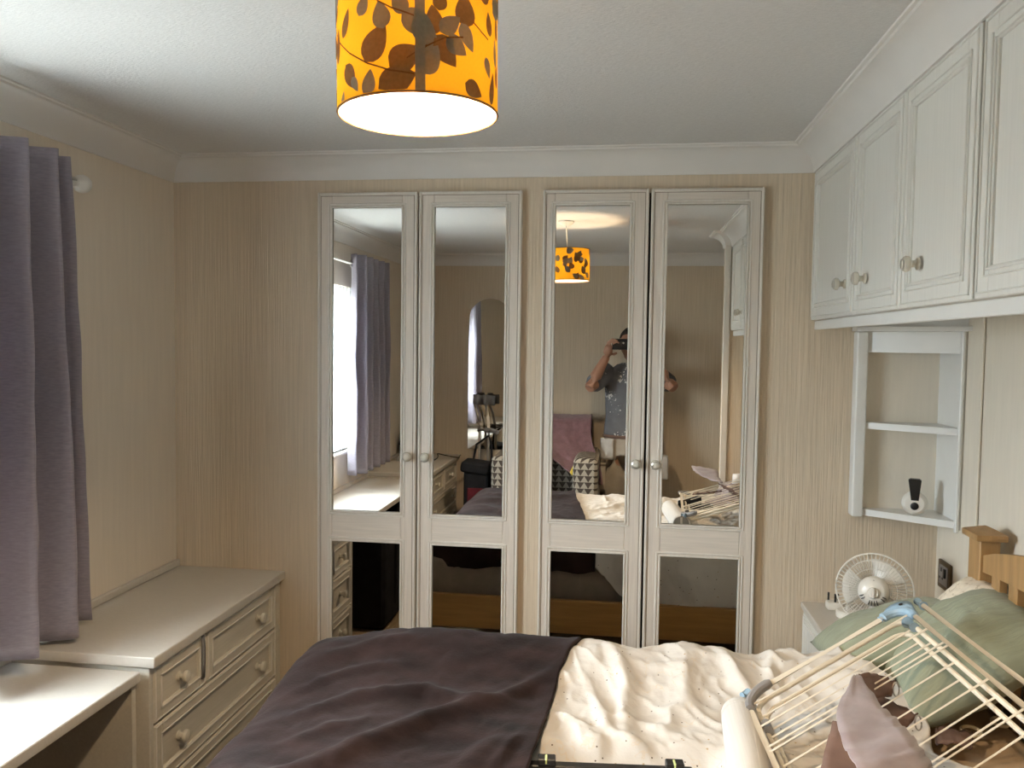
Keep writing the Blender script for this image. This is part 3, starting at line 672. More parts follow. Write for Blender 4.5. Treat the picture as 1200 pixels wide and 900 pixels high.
# ------------------------------------------------------------------ bed
t = thing('bed', 'honey oak double bed with a slatted headboard against the right wall', 'bed', (0.0, 1.48, 0))
HX0, HX1 = 0.902, 0.942
for ya, yb in ((2.178, 2.246), (0.748, 0.816)):
    po_ = obj('headboard_post', MB().box(HX0, HX1 + 0.01, ya, yb, 0, 1.066, 0.003), 'oak', t)
    yc, xc = (ya + yb) / 2, (HX0 + HX1 + 0.01) / 2
    pc = MB(); pc.box(HX0 - 0.014, HX1 + 0.022, ya - 0.014, yb + 0.014, 1.064, 1.082, 0.005, 2)
    hw, hy = (HX1 - HX0) / 2 + 0.016, (yb - ya) / 2 + 0.008
    pc.add([(xc - hw, yc - hy, 1.082), (xc + hw, yc - hy, 1.082), (xc + hw, yc + hy, 1.082), (xc - hw, yc + hy, 1.082), (xc, yc, 1.098)], [(0, 1, 4), (1, 2, 4), (2, 3, 4), (3, 0, 4)])
    obj('post_cap', pc, 'oak', po_)
    obj('leg', MB().box(-0.855, -0.805, (2.14 if ya > 1 else 0.80), (2.19 if ya > 1 else 0.85), 0, 0.52, 0.004), 'oak', t)
def rail_pts(z0, z1, bow0, bow1, n=24):
    lo = [(HX0 + 0.008, lerp(0.818, 2.176, i / n), z0 + bow0 * math.sin(PI * i / n) ** 0.8) for i in range(n + 1)]
    hi = [(HX0 + 0.008, lerp(0.818, 2.176, i / n), z1 + bow1 * math.sin(PI * i / n) ** 0.8) for i in range(n + 1)]
    return lo, hi
lo, hi = rail_pts(0.985, 1.028, 0.025, 0.095); n_ = len(lo)
tr = MB(); tr.add(lo + hi + [(p[0] + 0.024, p[1], p[2]) for p in lo + hi], [])
for i in range(n_ - 1):
    a_, b_ = i, i + 1
    tr.f += [(a_, b_, n_ + b_, n_ + a_), (2 * n_ + a_, 3 * n_ + a_, 3 * n_ + b_, 2 * n_ + b_), (n_ + a_, n_ + b_, 3 * n_ + b_, 3 * n_ + a_), (a_, 2 * n_ + a_, 2 * n_ + b_, b_)]
tr.f += [(0, n_, 3 * n_, 2 * n_), (n_ - 1, 3 * n_ - 1, 4 * n_ - 1, 2 * n_ - 1)]
obj('top_rail', tr, 'oak', t)
obj('lower_rail', MB().box(HX0 + 0.008, HX1 - 0.008, 0.818, 2.176, 0.50, 0.58, 0.003), 'oak', t)
yy = 2.110
while yy > 0.86:
    obj('slat', MB().box(HX0 + 0.010, HX1 - 0.010, yy - 0.021, yy + 0.021, 0.575, 0.985 + 0.025 * math.sin(PI * (yy - 0.818) / 1.358) ** 0.8 + 0.005, 0.002), 'oak', t); yy -= 0.0895
for y0, y1 in ((2.164, 2.190), (0.802, 0.828)): obj('side_rail', MB().box(-0.83, HX0 - 0.001, y0, y1, 0.395, 0.530, 0.004), 'oak_rail', t)
obj('foot_rail', MB().box(-0.85, -0.82, 0.852, 2.138, 0.36, 0.56, 0.004), 'oak', t)
obj('slat_base', MB().box(-0.815, 0.895, 0.83, 2.160, 0.455, 0.480), 'oak', t)
m_ = obj('mattress', MB().box(-0.835, 0.885, 0.835, 2.125, 0.482, 0.668, 0.03, 3), 'mattress', angle=60); tag(m_, 'thick mattress on the oak bed, its side showing below the dark blanket in the mirror', 'mattress')
def sheet_fn(u, v):
    x = lerp(0.30, 0.893, u); y = lerp(0.828, 2.132, v)
    z = 0.6770 + 0.006 * fb(x * 7, y * 7) + 0.007 * ridge(x, y, [(0.66, 1.80), (0.84, 1.70)], 0.02) + 0.006 * ridge(x, y, [(0.64, 1.86), (0.80, 1.80)], 0.015)
    return (x, y, max(z, 0.672))
tag(obj('bed_sheet', MB().grid(sheet_fn, 50, 80), 'sheet', angle=180, solid=0.003, soff=1), 'tan bed sheet bare beneath the clothes airer and pillows', 'sheet')

DY0, DY1 = 0.800, 2.146
def cover_profile(s_, L0, L1, y0, y1, r):
    """unrolled 0..1 -> (y, drop): hem, round edge, flat, round edge, hem"""
    q = PI * r / 2; flat = (y1 - y0) - 2 * r
    segs = [0.10, 0.04, 0.70, 0.04, 0.12]; acc = 0
    for k, g in enumerate(segs):
        if s_ <= acc + g or k == 4: tt = (s_ - acc) / g; break
        acc += g
    if k == 0: return y0, r + L0 * (1 - tt), 0
    if k == 1: a = PI / 2 * (1 - tt); return y0 + r - r * math.sin(a), r - r * math.cos(a), 0.3 + 0.7 * tt
    if k == 2: return y0 + r + flat * tt, 0, 1
    if k == 3: a = PI / 2 * tt; return y1 - r + r * math.sin(a), r - r * math.cos(a), 1 - 0.7 * tt
    return y1, r + L1 * tt, 0
EDGE = [(0.70, -0.27), (0.97, -0.25), (1.44, -0.182), (1.577, -0.165), (1.93, -0.142), (2.03, -0.125), (2.10, -0.100), (2.2, -0.095)]
FOLDS_D = [([(-0.02, 2.10), (0.02, 1.93), (0.015, 1.80), (0.03, 1.68)], 0.020, 0.020), ([(0.02, 1.70), (0.10, 1.63), (0.22, 1.60)], 0.018, 0.022),
           ([(0.155, 2.08), (0.155, 1.86)], 0.022, 0.014), ([(0.26, 2.10), (0.28, 1.98), (0.33, 1.88)], 0.018, 0.022), ([(-0.05, 1.86), (-0.02, 1.74), (0.02, 1.68)], 0.02, 0.016),
           ([(-0.13, 1.80), (-0.04, 1.66), (-0.06, 1.52)], 0.025, 0.016), ([(0.03, 1.67), (-0.02, 1.56)], 0.02, 0.014), ([(0.05, 1.66), (0.10, 1.52)], 0.016, 0.014),
           ([(0.36, 2.12), (0.40, 2.02), (0.55, 2.06)], 0.016, 0.026), ([(0.38, 2.10), (0.36, 1.95)], 0.015, 0.02), ([(0.45, 2.00), (0.60, 1.96)], 0.02, 0.016),
           ([(0.07, 1.40), (0.20, 1.20)], 0.04, 0.02), ([(-0.1, 1.2), (0.1, 1.0), (0.3, 0.95)], 0.04, 0.02)]
def duvet_top(x, y):
    z = 0.708 + 0.010 * fb(x * 4.0, y * 4.0, 1.3) + 0.009 * max(0.0, 1 - 3.2 * abs(fb(x * 5.5 + 1.5 * y, y * 4.5, 4.0, 2))) ** 1.6 + 0.0045 * max(0.0, 1 - 3.0 * abs(fb(x * 12, y * 10 + 5 * x, 9.0, 2))) ** 1.5 + 0.002 * fb(x * 40, y * 34, 2.0, 2)
    z += 0.038 * sm(1.75, 2.06, y)
    z += 0.020 * sm(1.90, 2.10, y) + 0.016 * sm(1.95, 2.1, y) * (math.exp(-((x - 0.19) / 0.07) ** 2) + 0.6 * math.exp(-((x + 0.07) / 0.05) ** 2) + 0.8 * math.exp(-((x - 0.42) / 0.04) ** 2))
    damp = 1 - 0.4 * sm(1.95, 2.10, y)
    for pts, w_, h in FOLDS_D: z += h * damp * ridge(x, y, pts, w_)
    ed = pw(EDGE, y)
    under = sm(ed + 0.005, ed - 0.035, x)                # flattened under the blanket
    z = lerp(z, 0.690 + 0.030 * sm(1.75, 2.06, y) + 0.015 * sm(1.90, 2.10, y), under)
    z += 0.032 * sm(0.42, 0.60, x) * sm(1.78, 1.96, y) + 0.02 * sm(0.5, 0.8, x) * sm(1.75, 1.6, y)
    z = lerp(z, min(z, 0.678), sm(0.10, 0.04, abs(y - (1.578 + (x + 0.178) * 0.085))) * sm(0.26, 0.18, abs(x)))
    z += 0.006 * math.sin(x * 60 + 5 * fb(x * 4, y * 4)) * sm(1.3, 1.0, y) * sm(0.0, -0.2, -x)
    return z
def duvet_right(y):
    return pw([(0.70, 0.88), (1.60, 0.86), (1.69, 0.72), (1.76, 0.655), (1.88, 0.675), (1.98, 0.64), (2.06, 0.56), (2.2, 0.53)], y) + 0.012 * fb(y * 9, 0.0)
def duvet_fn(u, v):
    y, drop, wt = cover_profile(v, 0.36, 0.0, DY0, DY1, 0.06)  # near side hangs extra long, out of view, to block light under the bed
    x = lerp(-0.62, duvet_right(y), u)
    if v > 0.88:
        L = pw([(-0.9, 0.0), (-0.13, 0.01), (-0.07, 0.09), (0.0, 0.15), (0.18, 0.205), (0.48, 0.255), (0.8, 0.26)], x); drop = 0.06 + L * (v - 0.88) / 0.12
    z = duvet_top(x, y) - drop
    hang = sm(0.02, 0.14, drop)
    und = sm(pw(EDGE, y) - 0.01, pw(EDGE, y) - 0.07, x)
    y += (-0.030 * sm(0.8, 0.88, v) if v > 0.5 else 0.030 * sm(0.2, 0.12, v)) * und; hang *= 1 - und
    y += (0.014 * math.sin(x * 26 + 1.3 * math.sin(x * 9)) + 0.012 * fb(x * 8, drop * 6)) * hang * (1 if v > 0.5 else -1) + 0.016 * hang * (1 if v > 0.5 else -1)
    return (x, y, z)
tag(obj('duvet', MB().grid(duvet_fn, 290, 270), 'duvet', angle=180, solid=0.012), 'cream white duvet with tiny dots spread rumpled across the bed', 'duvet')
FOLDS_B = [([(-0.70, 1.36), (-0.56, 1.50), (-0.40, 1.70), (-0.32, 1.77), (-0.24, 1.80)], 0.032, 0.034), ([(-0.74, 1.66), (-0.60, 1.78), (-0.45, 1.83), (-0.36, 1.80), (-0.30, 1.775)], 0.026, 0.024),
           ([(-0.30, 1.78), (-0.22, 1.86), (-0.16, 1.95)], 0.022, 0.020), ([(-0.32, 1.44), (-0.27, 1.58), (-0.22, 1.66)], 0.028, 0.018), ([(-0.78, 1.95), (-0.62, 2.03), (-0.5, 2.05)], 0.03, 0.014),
           ([(-0.76, 1.80), (-0.66, 1.90), (-0.5, 1.95)], 0.02, 0.012), ([(-0.72, 1.52), (-0.62, 1.62), (-0.5, 1.70)], 0.02, 0.010), ([(-0.24, 1.52), (-0.20, 1.66)], 0.015, 0.014),
           ([(-0.78, 1.25), (-0.5, 1.2)], 0.04, 0.03), ([(-0.70, 1.05), (-0.4, 1.1), (-0.27, 1.0)], 0.04, 0.025)]
def blanket_top(x, y):
    z = 0.722 + 0.008 * fb(x * 5, y * 5, 7.7) + 0.005 * abs(fb(x * 15 + 4 * y, y * 12 - 5 * x, 2.0, 2))
    z += 0.032 * sm(1.75, 2.06, y) + 0.024 * sm(1.90, 2.10, y) - 0.02 * sm(-0.45, -0.8, x) * sm(1.9, 2.1, y)
    for pts, w_, h in FOLDS_B: z += h * 0.8 * ridge(x, y, pts, w_)
    z += 0.008 * sm(0.05, 0.0, pw(EDGE, y) - x)
    return z
BX0, BR = -0.865, 0.13
def blanket_fn(u, v):
    y, drop, wt = cover_profile(v, 0.40, 0.060, DY0 - 0.018, DY1 + 0.022, 0.075)  # unseen near drop lengthened to keep the floor below the bed dark
    ed = pw(EDGE, y) + 0.004 * fb(y * 10, 3.3)
    if u < 0.26:
        tt = u / 0.26
        if tt < 0.7: x, dx = BX0, BR + 0.36 * (1 - tt / 0.7)
        else:
            a = PI / 2 * (1 - (tt - 0.7) / 0.3); x, dx = BX0 + BR - BR * math.sin(a), BR - BR * math.cos(a)
    else: x, dx = lerp(BX0 + BR, ed, (u - 0.26) / 0.74), 0.0
    z = blanket_top(x, y) - max(drop, dx) - 0.25 * min(drop, dx)
    if v > 0.5: y -= 0.10 * sm(-0.50, -0.86, x) ** 1.6 * (v - 0.5) * 2
    hy = sm(0.03, 0.16, drop); hx = sm(0.05, 0.3, dx)
    sgn = 1 if v > 0.5 else -1
    y += sgn * hy * (0.010 + 0.014 * math.sin(x * 30 + 2 * fb(x * 5, 1)) ) 
    x -= hx * (0.012 + 0.022 * math.sin(y * 22 + 2.5 * fb(y * 4, 5)))
    return (x, y, z)
tag(obj('blanket', MB().grid(blanket_fn, 170, 190), 'blanket', angle=180, solid=0.010), 'dark plum fleece blanket thrown over the foot end of the bed', 'blanket')

# ------------------------------------------------------------------ pillows
def pillow(name, label, c_, L, W, H, rot, m, seed, parts=None, wr=0.006):
    R = Matrix.Rotation(rot[2], 3, 'Z') @ Matrix.Rotation(rot[1], 3, 'Y') @ Matrix.Rotation(rot[0], 3, 'X')
    mb = MB()
    def side(sg):
        def fn(u, v):
            a, b = 2 * u - 1, 2 * v - 1
            pin = 1 - 0.10 * (1 - abs(b) ** 2) * abs(a) ** 3; pin2 = 1 - 0.10 * (1 - abs(a) ** 2) * abs(b) ** 3
            e = max(0.0, (1 - abs(a) ** 2.6)) ** 0.55 * max(0.0, (1 - abs(b) ** 2.6)) ** 0.55
            z = sg * H / 2 * e + wr * fb(a * 3 + seed, b * 3, sg * 2.0) * e + wr * 0.6 * math.sin(a * 14 + 6 * fb(a * 2, b * 2, seed)) * e * (1 - abs(b)) * 0.5
            return Vector(c_) + R @ Vector((a * L / 2 * pin2, b * W / 2 * pin, z))
        return fn
    mb.grid(side(1), 34, 34); mb.grid(side(-1), 34, 34)
    b = bmesh.new(); me = bpy.data.meshes.new('x'); me.from_pydata(mb.v, [], mb.f); b.from_mesh(me); bmesh.ops.remove_doubles(b, verts=b.verts, dist=0.0004); bpy.data.meshes.remove(me)
    mb2 = MB().bm(b)
    o = obj(name, mb2, m, angle=180); tag(o, label, 'pillow'); return o
pillow('pillow', 'sage green pillow at the wardrobe side of the headboard, behind the blue airer corner', (0.712, 2.195, 0.803), 0.38, 0.30, 0.14, (-0.12, -0.34, 0.05), 'sage', 1.0)
pillow('pillow', 'cream floral pillow leaning on the headboard between the two sage pillows', (0.858, 2.170, 0.875), 0.22, 0.20, 0.09, (0.0, -0.85, 0.0), 'floral', 5.0)
pillow('pillow', 'sage green pillow beneath the right side of the clothes airer, nearest the camera', (0.800, 2.020, 0.830), 0.37, 0.36, 0.16, (0.10, -0.62, -0.06), 'sage', 9.0, wr=0.010)

# ------------------------------------------------------------------ clothes airer
A_ = Vector((0.271, 1.76, 0.795)); B_ = Vector((0.642, 1.93, 0.96))
e1 = (B_ - A_).normalized(); LAB = (B_ - A_).length
e2 = Vector((0.05, -0.998, 0.0)).normalized(); e3 = e1.cross(e2).normalized()
if e3.z < 0: e3 = -e3
LEN = 0.88
t = thing('clothes_airer', 'folded cream wire clothes airer with pale blue corners lying across the pillow end', 'clothes airer', A_ + Vector((0, 0, -0.06)))
HB = 0.55                                             # the near half hinges down towards the bed
def Q(a, b, h=0.0): return A_ + e1 * a + e2 * b + e3 * h + Vector((0, 0, -max(0.0, b - HB) * (0.16 + 0.42 * a / LAB)))
RC = 0.055
def arc(ca, cb, t0, t1, r=RC, h=0.0, n=8): return [Q(ca + r * math.cos(lerp(t0, t1, k / n)), cb + r * math.sin(lerp(t0, t1, k / n)), h) for k in range(n + 1)]
TR = 0.0062
fr = MB()
fr.tube([Q(RC, 0), Q(LAB - RC, 0)], TR, 10); fr.tube([Q(0, RC), Q(0, HB), Q(0, LEN - RC)], TR, 10); fr.tube([Q(LAB, RC), Q(LAB, HB), Q(LAB, LEN - RC)], TR, 10); fr.tube([Q(RC, LEN), Q(LAB - RC, LEN)], TR, 10)
obj('main_frame', fr, 'tube', t)
for ca, cb, t0, t1, mm in ((RC, RC, PI, 1.5 * PI, 'grey_plastic'), (LAB - RC, RC, 1.5 * PI, 2 * PI, 'blue'), (LAB - RC, LEN - RC, 0, PI / 2, 'blue'), (RC, LEN - RC, PI / 2, PI, 'grey_plastic')):  # left-side brackets: grey stands in for blue plastic in shade
    cb_ = obj('corner_bracket', MB().tube(arc(ca, cb, t0 - 0.25, t1 + 0.25, RC, 0.002, 12), [0.0075] + [0.0105] * 11 + [0.0075], 10), mm, t)
    # web of the bracket between its arms
    web = MB(); inner = arc(ca, cb, t0, t1, RC, 0.004, 8); outer = [Q(ca + (RC + 0.020) * math.cos(a), cb + (RC + 0.020) * math.sin(a), 0.003) for a in [lerp(t0, t1, k / 8) for k in range(9)]]
    if mm == 'blue' and cb < 0.2:
        outer = [Q(ca + (RC + 0.004 + 0.026 * math.sin(PI * k / 8)) * math.cos(lerp(t0, t1, k / 8)), cb + (RC + 0.004 + 0.026 * math.sin(PI * k / 8)) * math.sin(lerp(t0, t1, k / 8)), 0.006) for k in range(9)]
        web.add(inner + outer, [(k, k + 1, 9 + k + 1, 9 + k) for k in range(8)])
        obj('bracket_web', web, mm, cb_, solid=0.010, soff=0)
        am = lerp(t0, t1, 0.5); obj('screw_hole', MB().lathe([(0.0045, 0.0), (0.0045, 0.0012)], Q(ca + (RC + 0.014) * math.cos(am), cb + (RC + 0.014) * math.sin(am), 0.0112), e3, 14), 'black', cb_)
# two folded wings under the main frame, each a loop with rounded corners
def loop(a0, a1, b0, b1, h, r=0.04):
    pts = []
    for ca, cb, t0 in ((a0 + r, b0 + r, PI), (a1 - r, b0 + r, 1.5 * PI), (a1 - r, b1 - r, 0), (a0 + r, b1 - r, PI / 2)):
        pts += [Q(ca + r * math.cos(t0 + PI / 2 * k / 6), cb + r * math.sin(t0 + PI / 2 * k / 6), h) for k in range(7)]
        if t0 == 1.5 * PI: pts.append(Q(a1, HB, h))
    pts.append(Q(a0, HB, h))
    return pts
obj('wing_frame', MB().tube(loop(0.014, LAB - 0.012, 0.018, LEN - 0.06, -0.016), 0.0055, 9, True), 'tube', t)
obj('wing_frame', MB().tube(loop(0.024, LAB - 0.026, 0.034, LEN - 0.09, -0.032), 0.0050, 9, True), 'tube', t)
lg = MB().tube([Q(LAB + 0.030, 0.052, 0.010), Q(LAB + 0.032, HB, 0.011), Q(LAB + 0.034, LEN - 0.05, 0.012)], 0.0060, 10)
obj('leg_tube', lg, 'tube', t)
obj('tube_cap', MB().tube([Q(LAB + 0.0295, 0.030, 0.010), Q(LAB + 0.030, 0.064, 0.010)], [0.0085, 0.0100], 12), 'blue', t)
obj('hinge_clip', MB().tube([Q(LAB - 0.020, 0.050, -0.010), Q(LAB - 0.018, 0.085, -0.010)], [0.013, 0.011], 12), 'blue', t)
obj('hinge_clip', MB().tube([Q(0.012, -0.004, 0.004), Q(-0.004, 0.004, 0.010)], [0.010, 0.007], 10), 'blue', t)
obj('hinge_clip', MB().tube([Q(0.018, 0.120, -0.008), Q(0.018, 0.150, -0.008)], [0.010, 0.009], 10), 'grey_plastic', t)
bs = [(0.042, 0.0), (0.075, -0.016), (0.108, -0.032), (0.136, 0.0), (0.163, -0.016), (0.215, 0.0), (0.232, 0.0), (0.268, -0.016), (0.300, -0.032), (0.395, 0.0), (0.425, -0.016), (0.455, -0.032), (0.515, 0.0), (0.545, -0.016), (0.61, 0.0), (0.64, -0.016), (0.70, 0.0), (0.73, -0.032), (0.79, 0.0), (0.85, -0.016)]
for b, h in [q for q in bs if q[0] < LEN - 0.11]:
    ins = {0.0: 0.0, -0.016: 0.013, -0.032: 0.025}[h]
    obj('rod', MB().tube([Q(ins, b, h), Q(LAB - ins, b, h)], 0.0022, 6), 'tube', t)

# ------------------------------------------------------------------ satin tie-backs, roll, level
def strip(mb, pts, wv, nsub=6):
    P = [Vector(p) for p in pts]; W = [Vector(q) for q in wv]; n = len(P)
    def cr_(L_, i, tt):
        p0, p1, p2, p3 = L_[max(i - 1, 0)], L_[i], L_[i + 1], L_[min(i + 2, n - 1)]
        return 0.5 * ((2 * p1) + (p2 - p0) * tt + (2 * p0 - 5 * p1 + 4 * p2 - p3) * tt * tt + (3 * p1 - p0 - 3 * p2 + p3) * tt ** 3)
    C_, D_ = [], []
    for i in range(n - 1):
        for k in range(nsub): C_.append(cr_(P, i, k / nsub)); D_.append(cr_(W, i, k / nsub))
    C_.append(P[-1]); D_.append(W[-1]); m = 7; k0 = len(mb.v)
    for i, (p, q) in enumerate(zip(C_, D_)):
        nn = (C_[min(i + 1, len(C_) - 1)] - C_[max(i - 1, 0)]).cross(q).normalized()
        for j in range(m):
            a = 2 * j / (m - 1) - 1; mb.v.append(tuple(p + q * a + nn * 0.006 * (fb(i * 0.35, a * 2.2, 3) + 0.5 * math.sin(i * 1.9) * (abs(a) ** 4)))) 
    for i in range(len(C_) - 1):
        for j in range(m - 1): mb.f.append((k0 + i * m + j, k0 + i * m + j + 1, k0 + (i + 1) * m + j + 1, k0 + (i + 1) * m + j))
    return mb
t = thing('curtain_tieback', 'mauve satin curtain tie-back draped over the rods of the clothes airer', 'tie-back', (0.45, 1.55, 0.80))
def T3(x, y, z):
    """photo-derived spot at a given height"""
    v = fw + r2 * ((x - 600) / F_PX) + d2 * ((y - 450) / F_PX); return EYE + v * ((z - EYE.z) / v.z)
front = [(1003, 791, .925), (1008, 830, .930), (1022, 858, .935), (1041, 884, .94), (1058, 910, .93), (1074, 938, .91)]
wid = [(3, 0), (27, -2), (33, -12), (34, -16), (33, -18), (30, -18)]
obj('front_band', strip(MB(), [T3(*p) for p in front], [(T3(x + a, y + b, z) - T3(x - a, y - b, z)) / 2 for (x, y, z), (a, b) in zip(front, wid)]), 'satin', t, angle=180, solid=0.003)
back = [(982, 850, .865), (974, 880, .85), (966, 915, .83)]
obj('back_band', strip(MB(), [T3(x + 24, y + 4, z) for x, y, z in back], [(T3(x + 30, y + 10, z) - T3(x - 30, y - 10, z)) / 2 for x, y, z in back]), 'satin_back', t, angle=180, solid=0.003)
tail = [(1006, 797, .918), (1026, 802, .890), (1047, 806, .868)]
obj('tail', strip(MB(), [T3(*p) for p in tail], [(T3(x - 2, y + hh, z) - T3(x + 2, y - hh, z)) / 2 for (x, y, z), hh in zip(tail, (7, 13, 9))]), 'satin_back', t, angle=180, solid=0.003)
tail2 = [(1018, 822, .850), (1040, 834, .84), (1070, 845, .83)]
obj('tail', strip(MB(), [T3(*p) for p in tail2], [(T3(x - 6, y + hh, z) - T3(x + 6, y - hh, z)) / 2 for (x, y, z), hh in zip(tail2, (10, 11, 7))]), 'satin_back', t, angle=180, solid=0.003)
for x, y, z in ((1050, 808, .868), (1076, 847, .832)):
    c0 = T3(x, y, z); obj('ring', MB().tube([c0 + Vector((0.006 * math.cos(q * PI / 8), 0.003 * math.sin(q * PI / 8), 0.013 * math.sin(q * PI / 8))) for q in range(16)], 0.0016, 6, True), 'steel', t)
t = thing('curtain_tieback', 'brown tie-back with cream rings lying on the bare tan sheet', 'tie-back', T3(1140, 860, .70))
bp_ = [(1096, 862, .722), (1118, 864, .722), (1140, 868, .718)]
obj('band', strip(MB(), [T3(*p) for p in bp_], [(T3(x, y + 9, z) - T3(x, y - 9, z)) / 2 for x, y, z in bp_]), 'satin_back', t, angle=180, solid=0.003)
for x, y, r in ((1138, 857, 0.020), (1172, 846, 0.017)):
    c0 = T3(x, y, .708); obj('ring', MB().tube([c0 + Vector((r * math.cos(q * PI / 10), r * 0.9 * math.sin(q * PI / 10), 0.003 * math.sin(q * PI / 10))) for q in range(20)], 0.0040, 8, True), 'cream_plastic', t)
t = thing('roll', 'white ribbed roll with a rounded end lying on the duvet left of the airer', 'roll', (0.257, 1.6, 0.70))
p0, p1 = Vector((0.262, 1.760, 0.762)), Vector((0.235, 1.34, 0.748)); ax = (p1 - p0).normalized(); rl_ = (p1 - p0).length; RR = 0.0405
obj('tube_body', MB().lathe([(RR, 0.030), (RR + 0.0006, 0.032), (RR + 0.0006, rl_ - 0.02), (RR - 0.002, rl_)], p0, ax, 40), 'roll', t)
obj('end_sleeve', MB().lathe([(RR - 0.012, 0), (RR - 0.004, 0.003), (RR, 0.010), (RR + 0.0008, 0.030)], p0, ax, 40), 'roll', t)
obj('end_cap', MB().lathe([(RR - 0.005, 0.0), (RR - 0.006, -0.003), (0.001, -0.003)], p0, ax, 40), 'roll_end', t, label='grey end cap facing the wardrobe')
a_, b__ = frame_of(ax)
obj('cap_stripe', MB().prism([p0 + ax * -0.0035 + Vector((sx_, 0, sz)) for sx_, sz in ((-0.003, -0.032), (0.006, -0.031), (0.004, 0.031), (-0.005, 0.030))], ax * -0.001), 'white_plastic', t)
obj('seam', MB().tube([p0 + ax * q + Vector((0.014, 0, 0.0380)) for q in (0.03, 0.15, rl_ - 0.02)], 0.0011, 5), 'limed_edge', t)
t = thing('spirit_level', 'black spirit level with green vials lying on the dotted duvet', 'spirit level', (-0.012, 1.475, 0.75))
la, lb = Vector((-0.178, 1.578, 0.708)), Vector((0.175, 1.608, 0.708)); ld = (lb - la).normalized(); ang = math.atan2(ld.y, ld.x); R_ = Matrix.Rotation(ang, 3, 'Z')
def lev(x0, x1, y0, y1, z0, z1, bev=0.002): return MB().box(la.x + x0, la.x + x1, la.y + y0, la.y + y1, la.z + z0, la.z + z1, bev, 1, R_, la)
obj('body', lev(0, 0.330, -0.011, 0.011, -0.025, 0.002), 'black', t)
for q in (0.022, 0.276):
    h = obj('vial_block', lev(q, q + 0.036, -0.012, 0.012, 0.0015, 0.016), 'black', t)
    obj('vial', lev(q + 0.013, q + 0.021, -0.0128, 0.008, 0.004, 0.0175, 0.003), mat('green vial', (0.62, 0.70, 0.30, 1), 0.15), h, label='pale green vial')

# ------------------------------------------------------------------ bedside cabinet and what stands on it
t = thing('bedside_cabinet', 'white bedside cabinet in the corner under the corner shelf', 'cabinet', (0.79, 2.49, 0))
BZ = 0.727
obj('carcass', MB().box(0.606, 0.984, 2.275, 2.694, 0.0, BZ - 0.022, 0.002), 'white_lam', t)
obj('top', MB().box(0.581, 0.986, 2.268, 2.697, BZ - 0.022, BZ, 0.006, 3), 'desk_top', t)
for z0, z1 in ((0.50, 0.695), (0.29, 0.490), (0.06, 0.280)):
    dd = panel_door(t, 2.285, 2.685, z0, z1, 0.588, 0.034, kn=(2.485, (z0 + z1) / 2), name='drawer')
t = thing('desk_fan', 'small white desk fan with a round wire cage, on the bedside cabinet', 'fan', (0.735, 2.47, BZ))
FC = Vector((0.733, 2.450, 0.846)); FA = Vector((-0.33, -0.93, 0.16)).normalized(); fa, fb_ = frame_of(FA); FR = 0.104
def FP(r, th, h): return FC + (fa * math.cos(th) + fb_ * math.sin(th)) * r + FA * h
obj('cage_rim', MB().tube([FP(FR, k * PI / 24, 0) for k in range(48)], 0.0027, 6, True), 'white_plastic', t)
wires = MB()
for k in range(56):
    th = k * PI / 28
    wires.tube([FP(0.036, th, 0.030), FP(0.066, th, 0.027), FP(0.092, th, 0.014), FP(FR, th, 0)], 0.0010, 4)
    wires.tube([FP(0.022, th, -0.032), FP(0.070, th, -0.028), FP(0.094, th, -0.014), FP(FR, th, 0)], 0.0010, 4)
obj('cage_wires', wires, 'white_plastic', t, kind='stuff')
rg = MB()
for r_, h in ((0.085, 0.019), (0.062, 0.028), (0.085, -0.02), (0.045, -0.031)): rg.tube([FP(r_, k * PI / 20, h) for k in range(40)], 0.0011, 5, True)
obj('cage_rings', rg, 'white_plastic', t)
hub = obj('motor_housing', MB().lathe([(0.036, 0.018), (0.042, 0.026), (0.0425, 0.040), (0.038, 0.052), (0.028, 0.060), (0.001, 0.063)], FC, FA, 32), 'white_plastic', t)
obj('dial', MB().lathe([(0.0155, 0.056), (0.0155, 0.066), (0.014, 0.069), (0.001, 0.070)], FC + fb_ * -0.002, FA, 24), 'white_plastic', hub)
obj('dial_grip', MB().prism([FC + FA * 0.069 + fa * x + fb_ * z for x, z in ((-0.004, -0.014), (0.004, -0.014), (0.004, 0.012), (-0.004, 0.012))], FA * 0.006), 'limed_edge', hub)
vt = MB()
for th in (-2.75, -2.5, -0.65, -0.4):
    vt.prism([FC + FA * 0.0555 + (fa * math.cos(th + d) + fb_ * math.sin(th + d)) * r_ for r_, d in ((0.026, -0.035), (0.038, -0.028), (0.038, 0.028), (0.026, 0.035))], FA * 0.0055)
for th in (-1.95, -1.72, -1.49, -1.26):
    vt.prism([FC + FA * 0.0555 + (fa * math.cos(th + d) + fb_ * math.sin(th + d)) * r_ for r_, d in ((0.024, -0.04), (0.039, -0.028), (0.039, 0.028), (0.024, 0.04))], FA * 0.0055)
obj('vent_slots', vt, 'black', hub)
obj('screw', MB().lathe([(0.0035, 0.050), (0.0035, 0.0565)], FC + fb_ * 0.030, FA, 12), 'black', hub)
bl = MB()
for k in range(3):
    def bf(u, v, k=k):
        th = k * 2 * PI / 3 + (v - 0.5) * 1.3; return FP(lerp(0.018, 0.088, u), th, (v - 0.5) * 0.022 - 0.004)
    bl.grid(bf, 8, 10)
obj('blades', bl, 'white_plastic', t, solid=0.0015)
obj('stand', MB().tube([FC + FA * -0.026, FC + Vector((0.012, 0.045, -0.06)), (0.748, 2.49, BZ + 0.014)], 0.010, 10).lathe([(0.055, 0.0), (0.055, 0.006), (0.045, 0.013), (0.010, 0.018)], (0.742, 2.485, BZ + 0.0005), (0, 0, 1), 28), 'white_plastic', t)
t = thing('mains_plug', 'white mains plug lying pins up at the back of the bedside cabinet', 'plug', (0.665, 2.635, BZ))
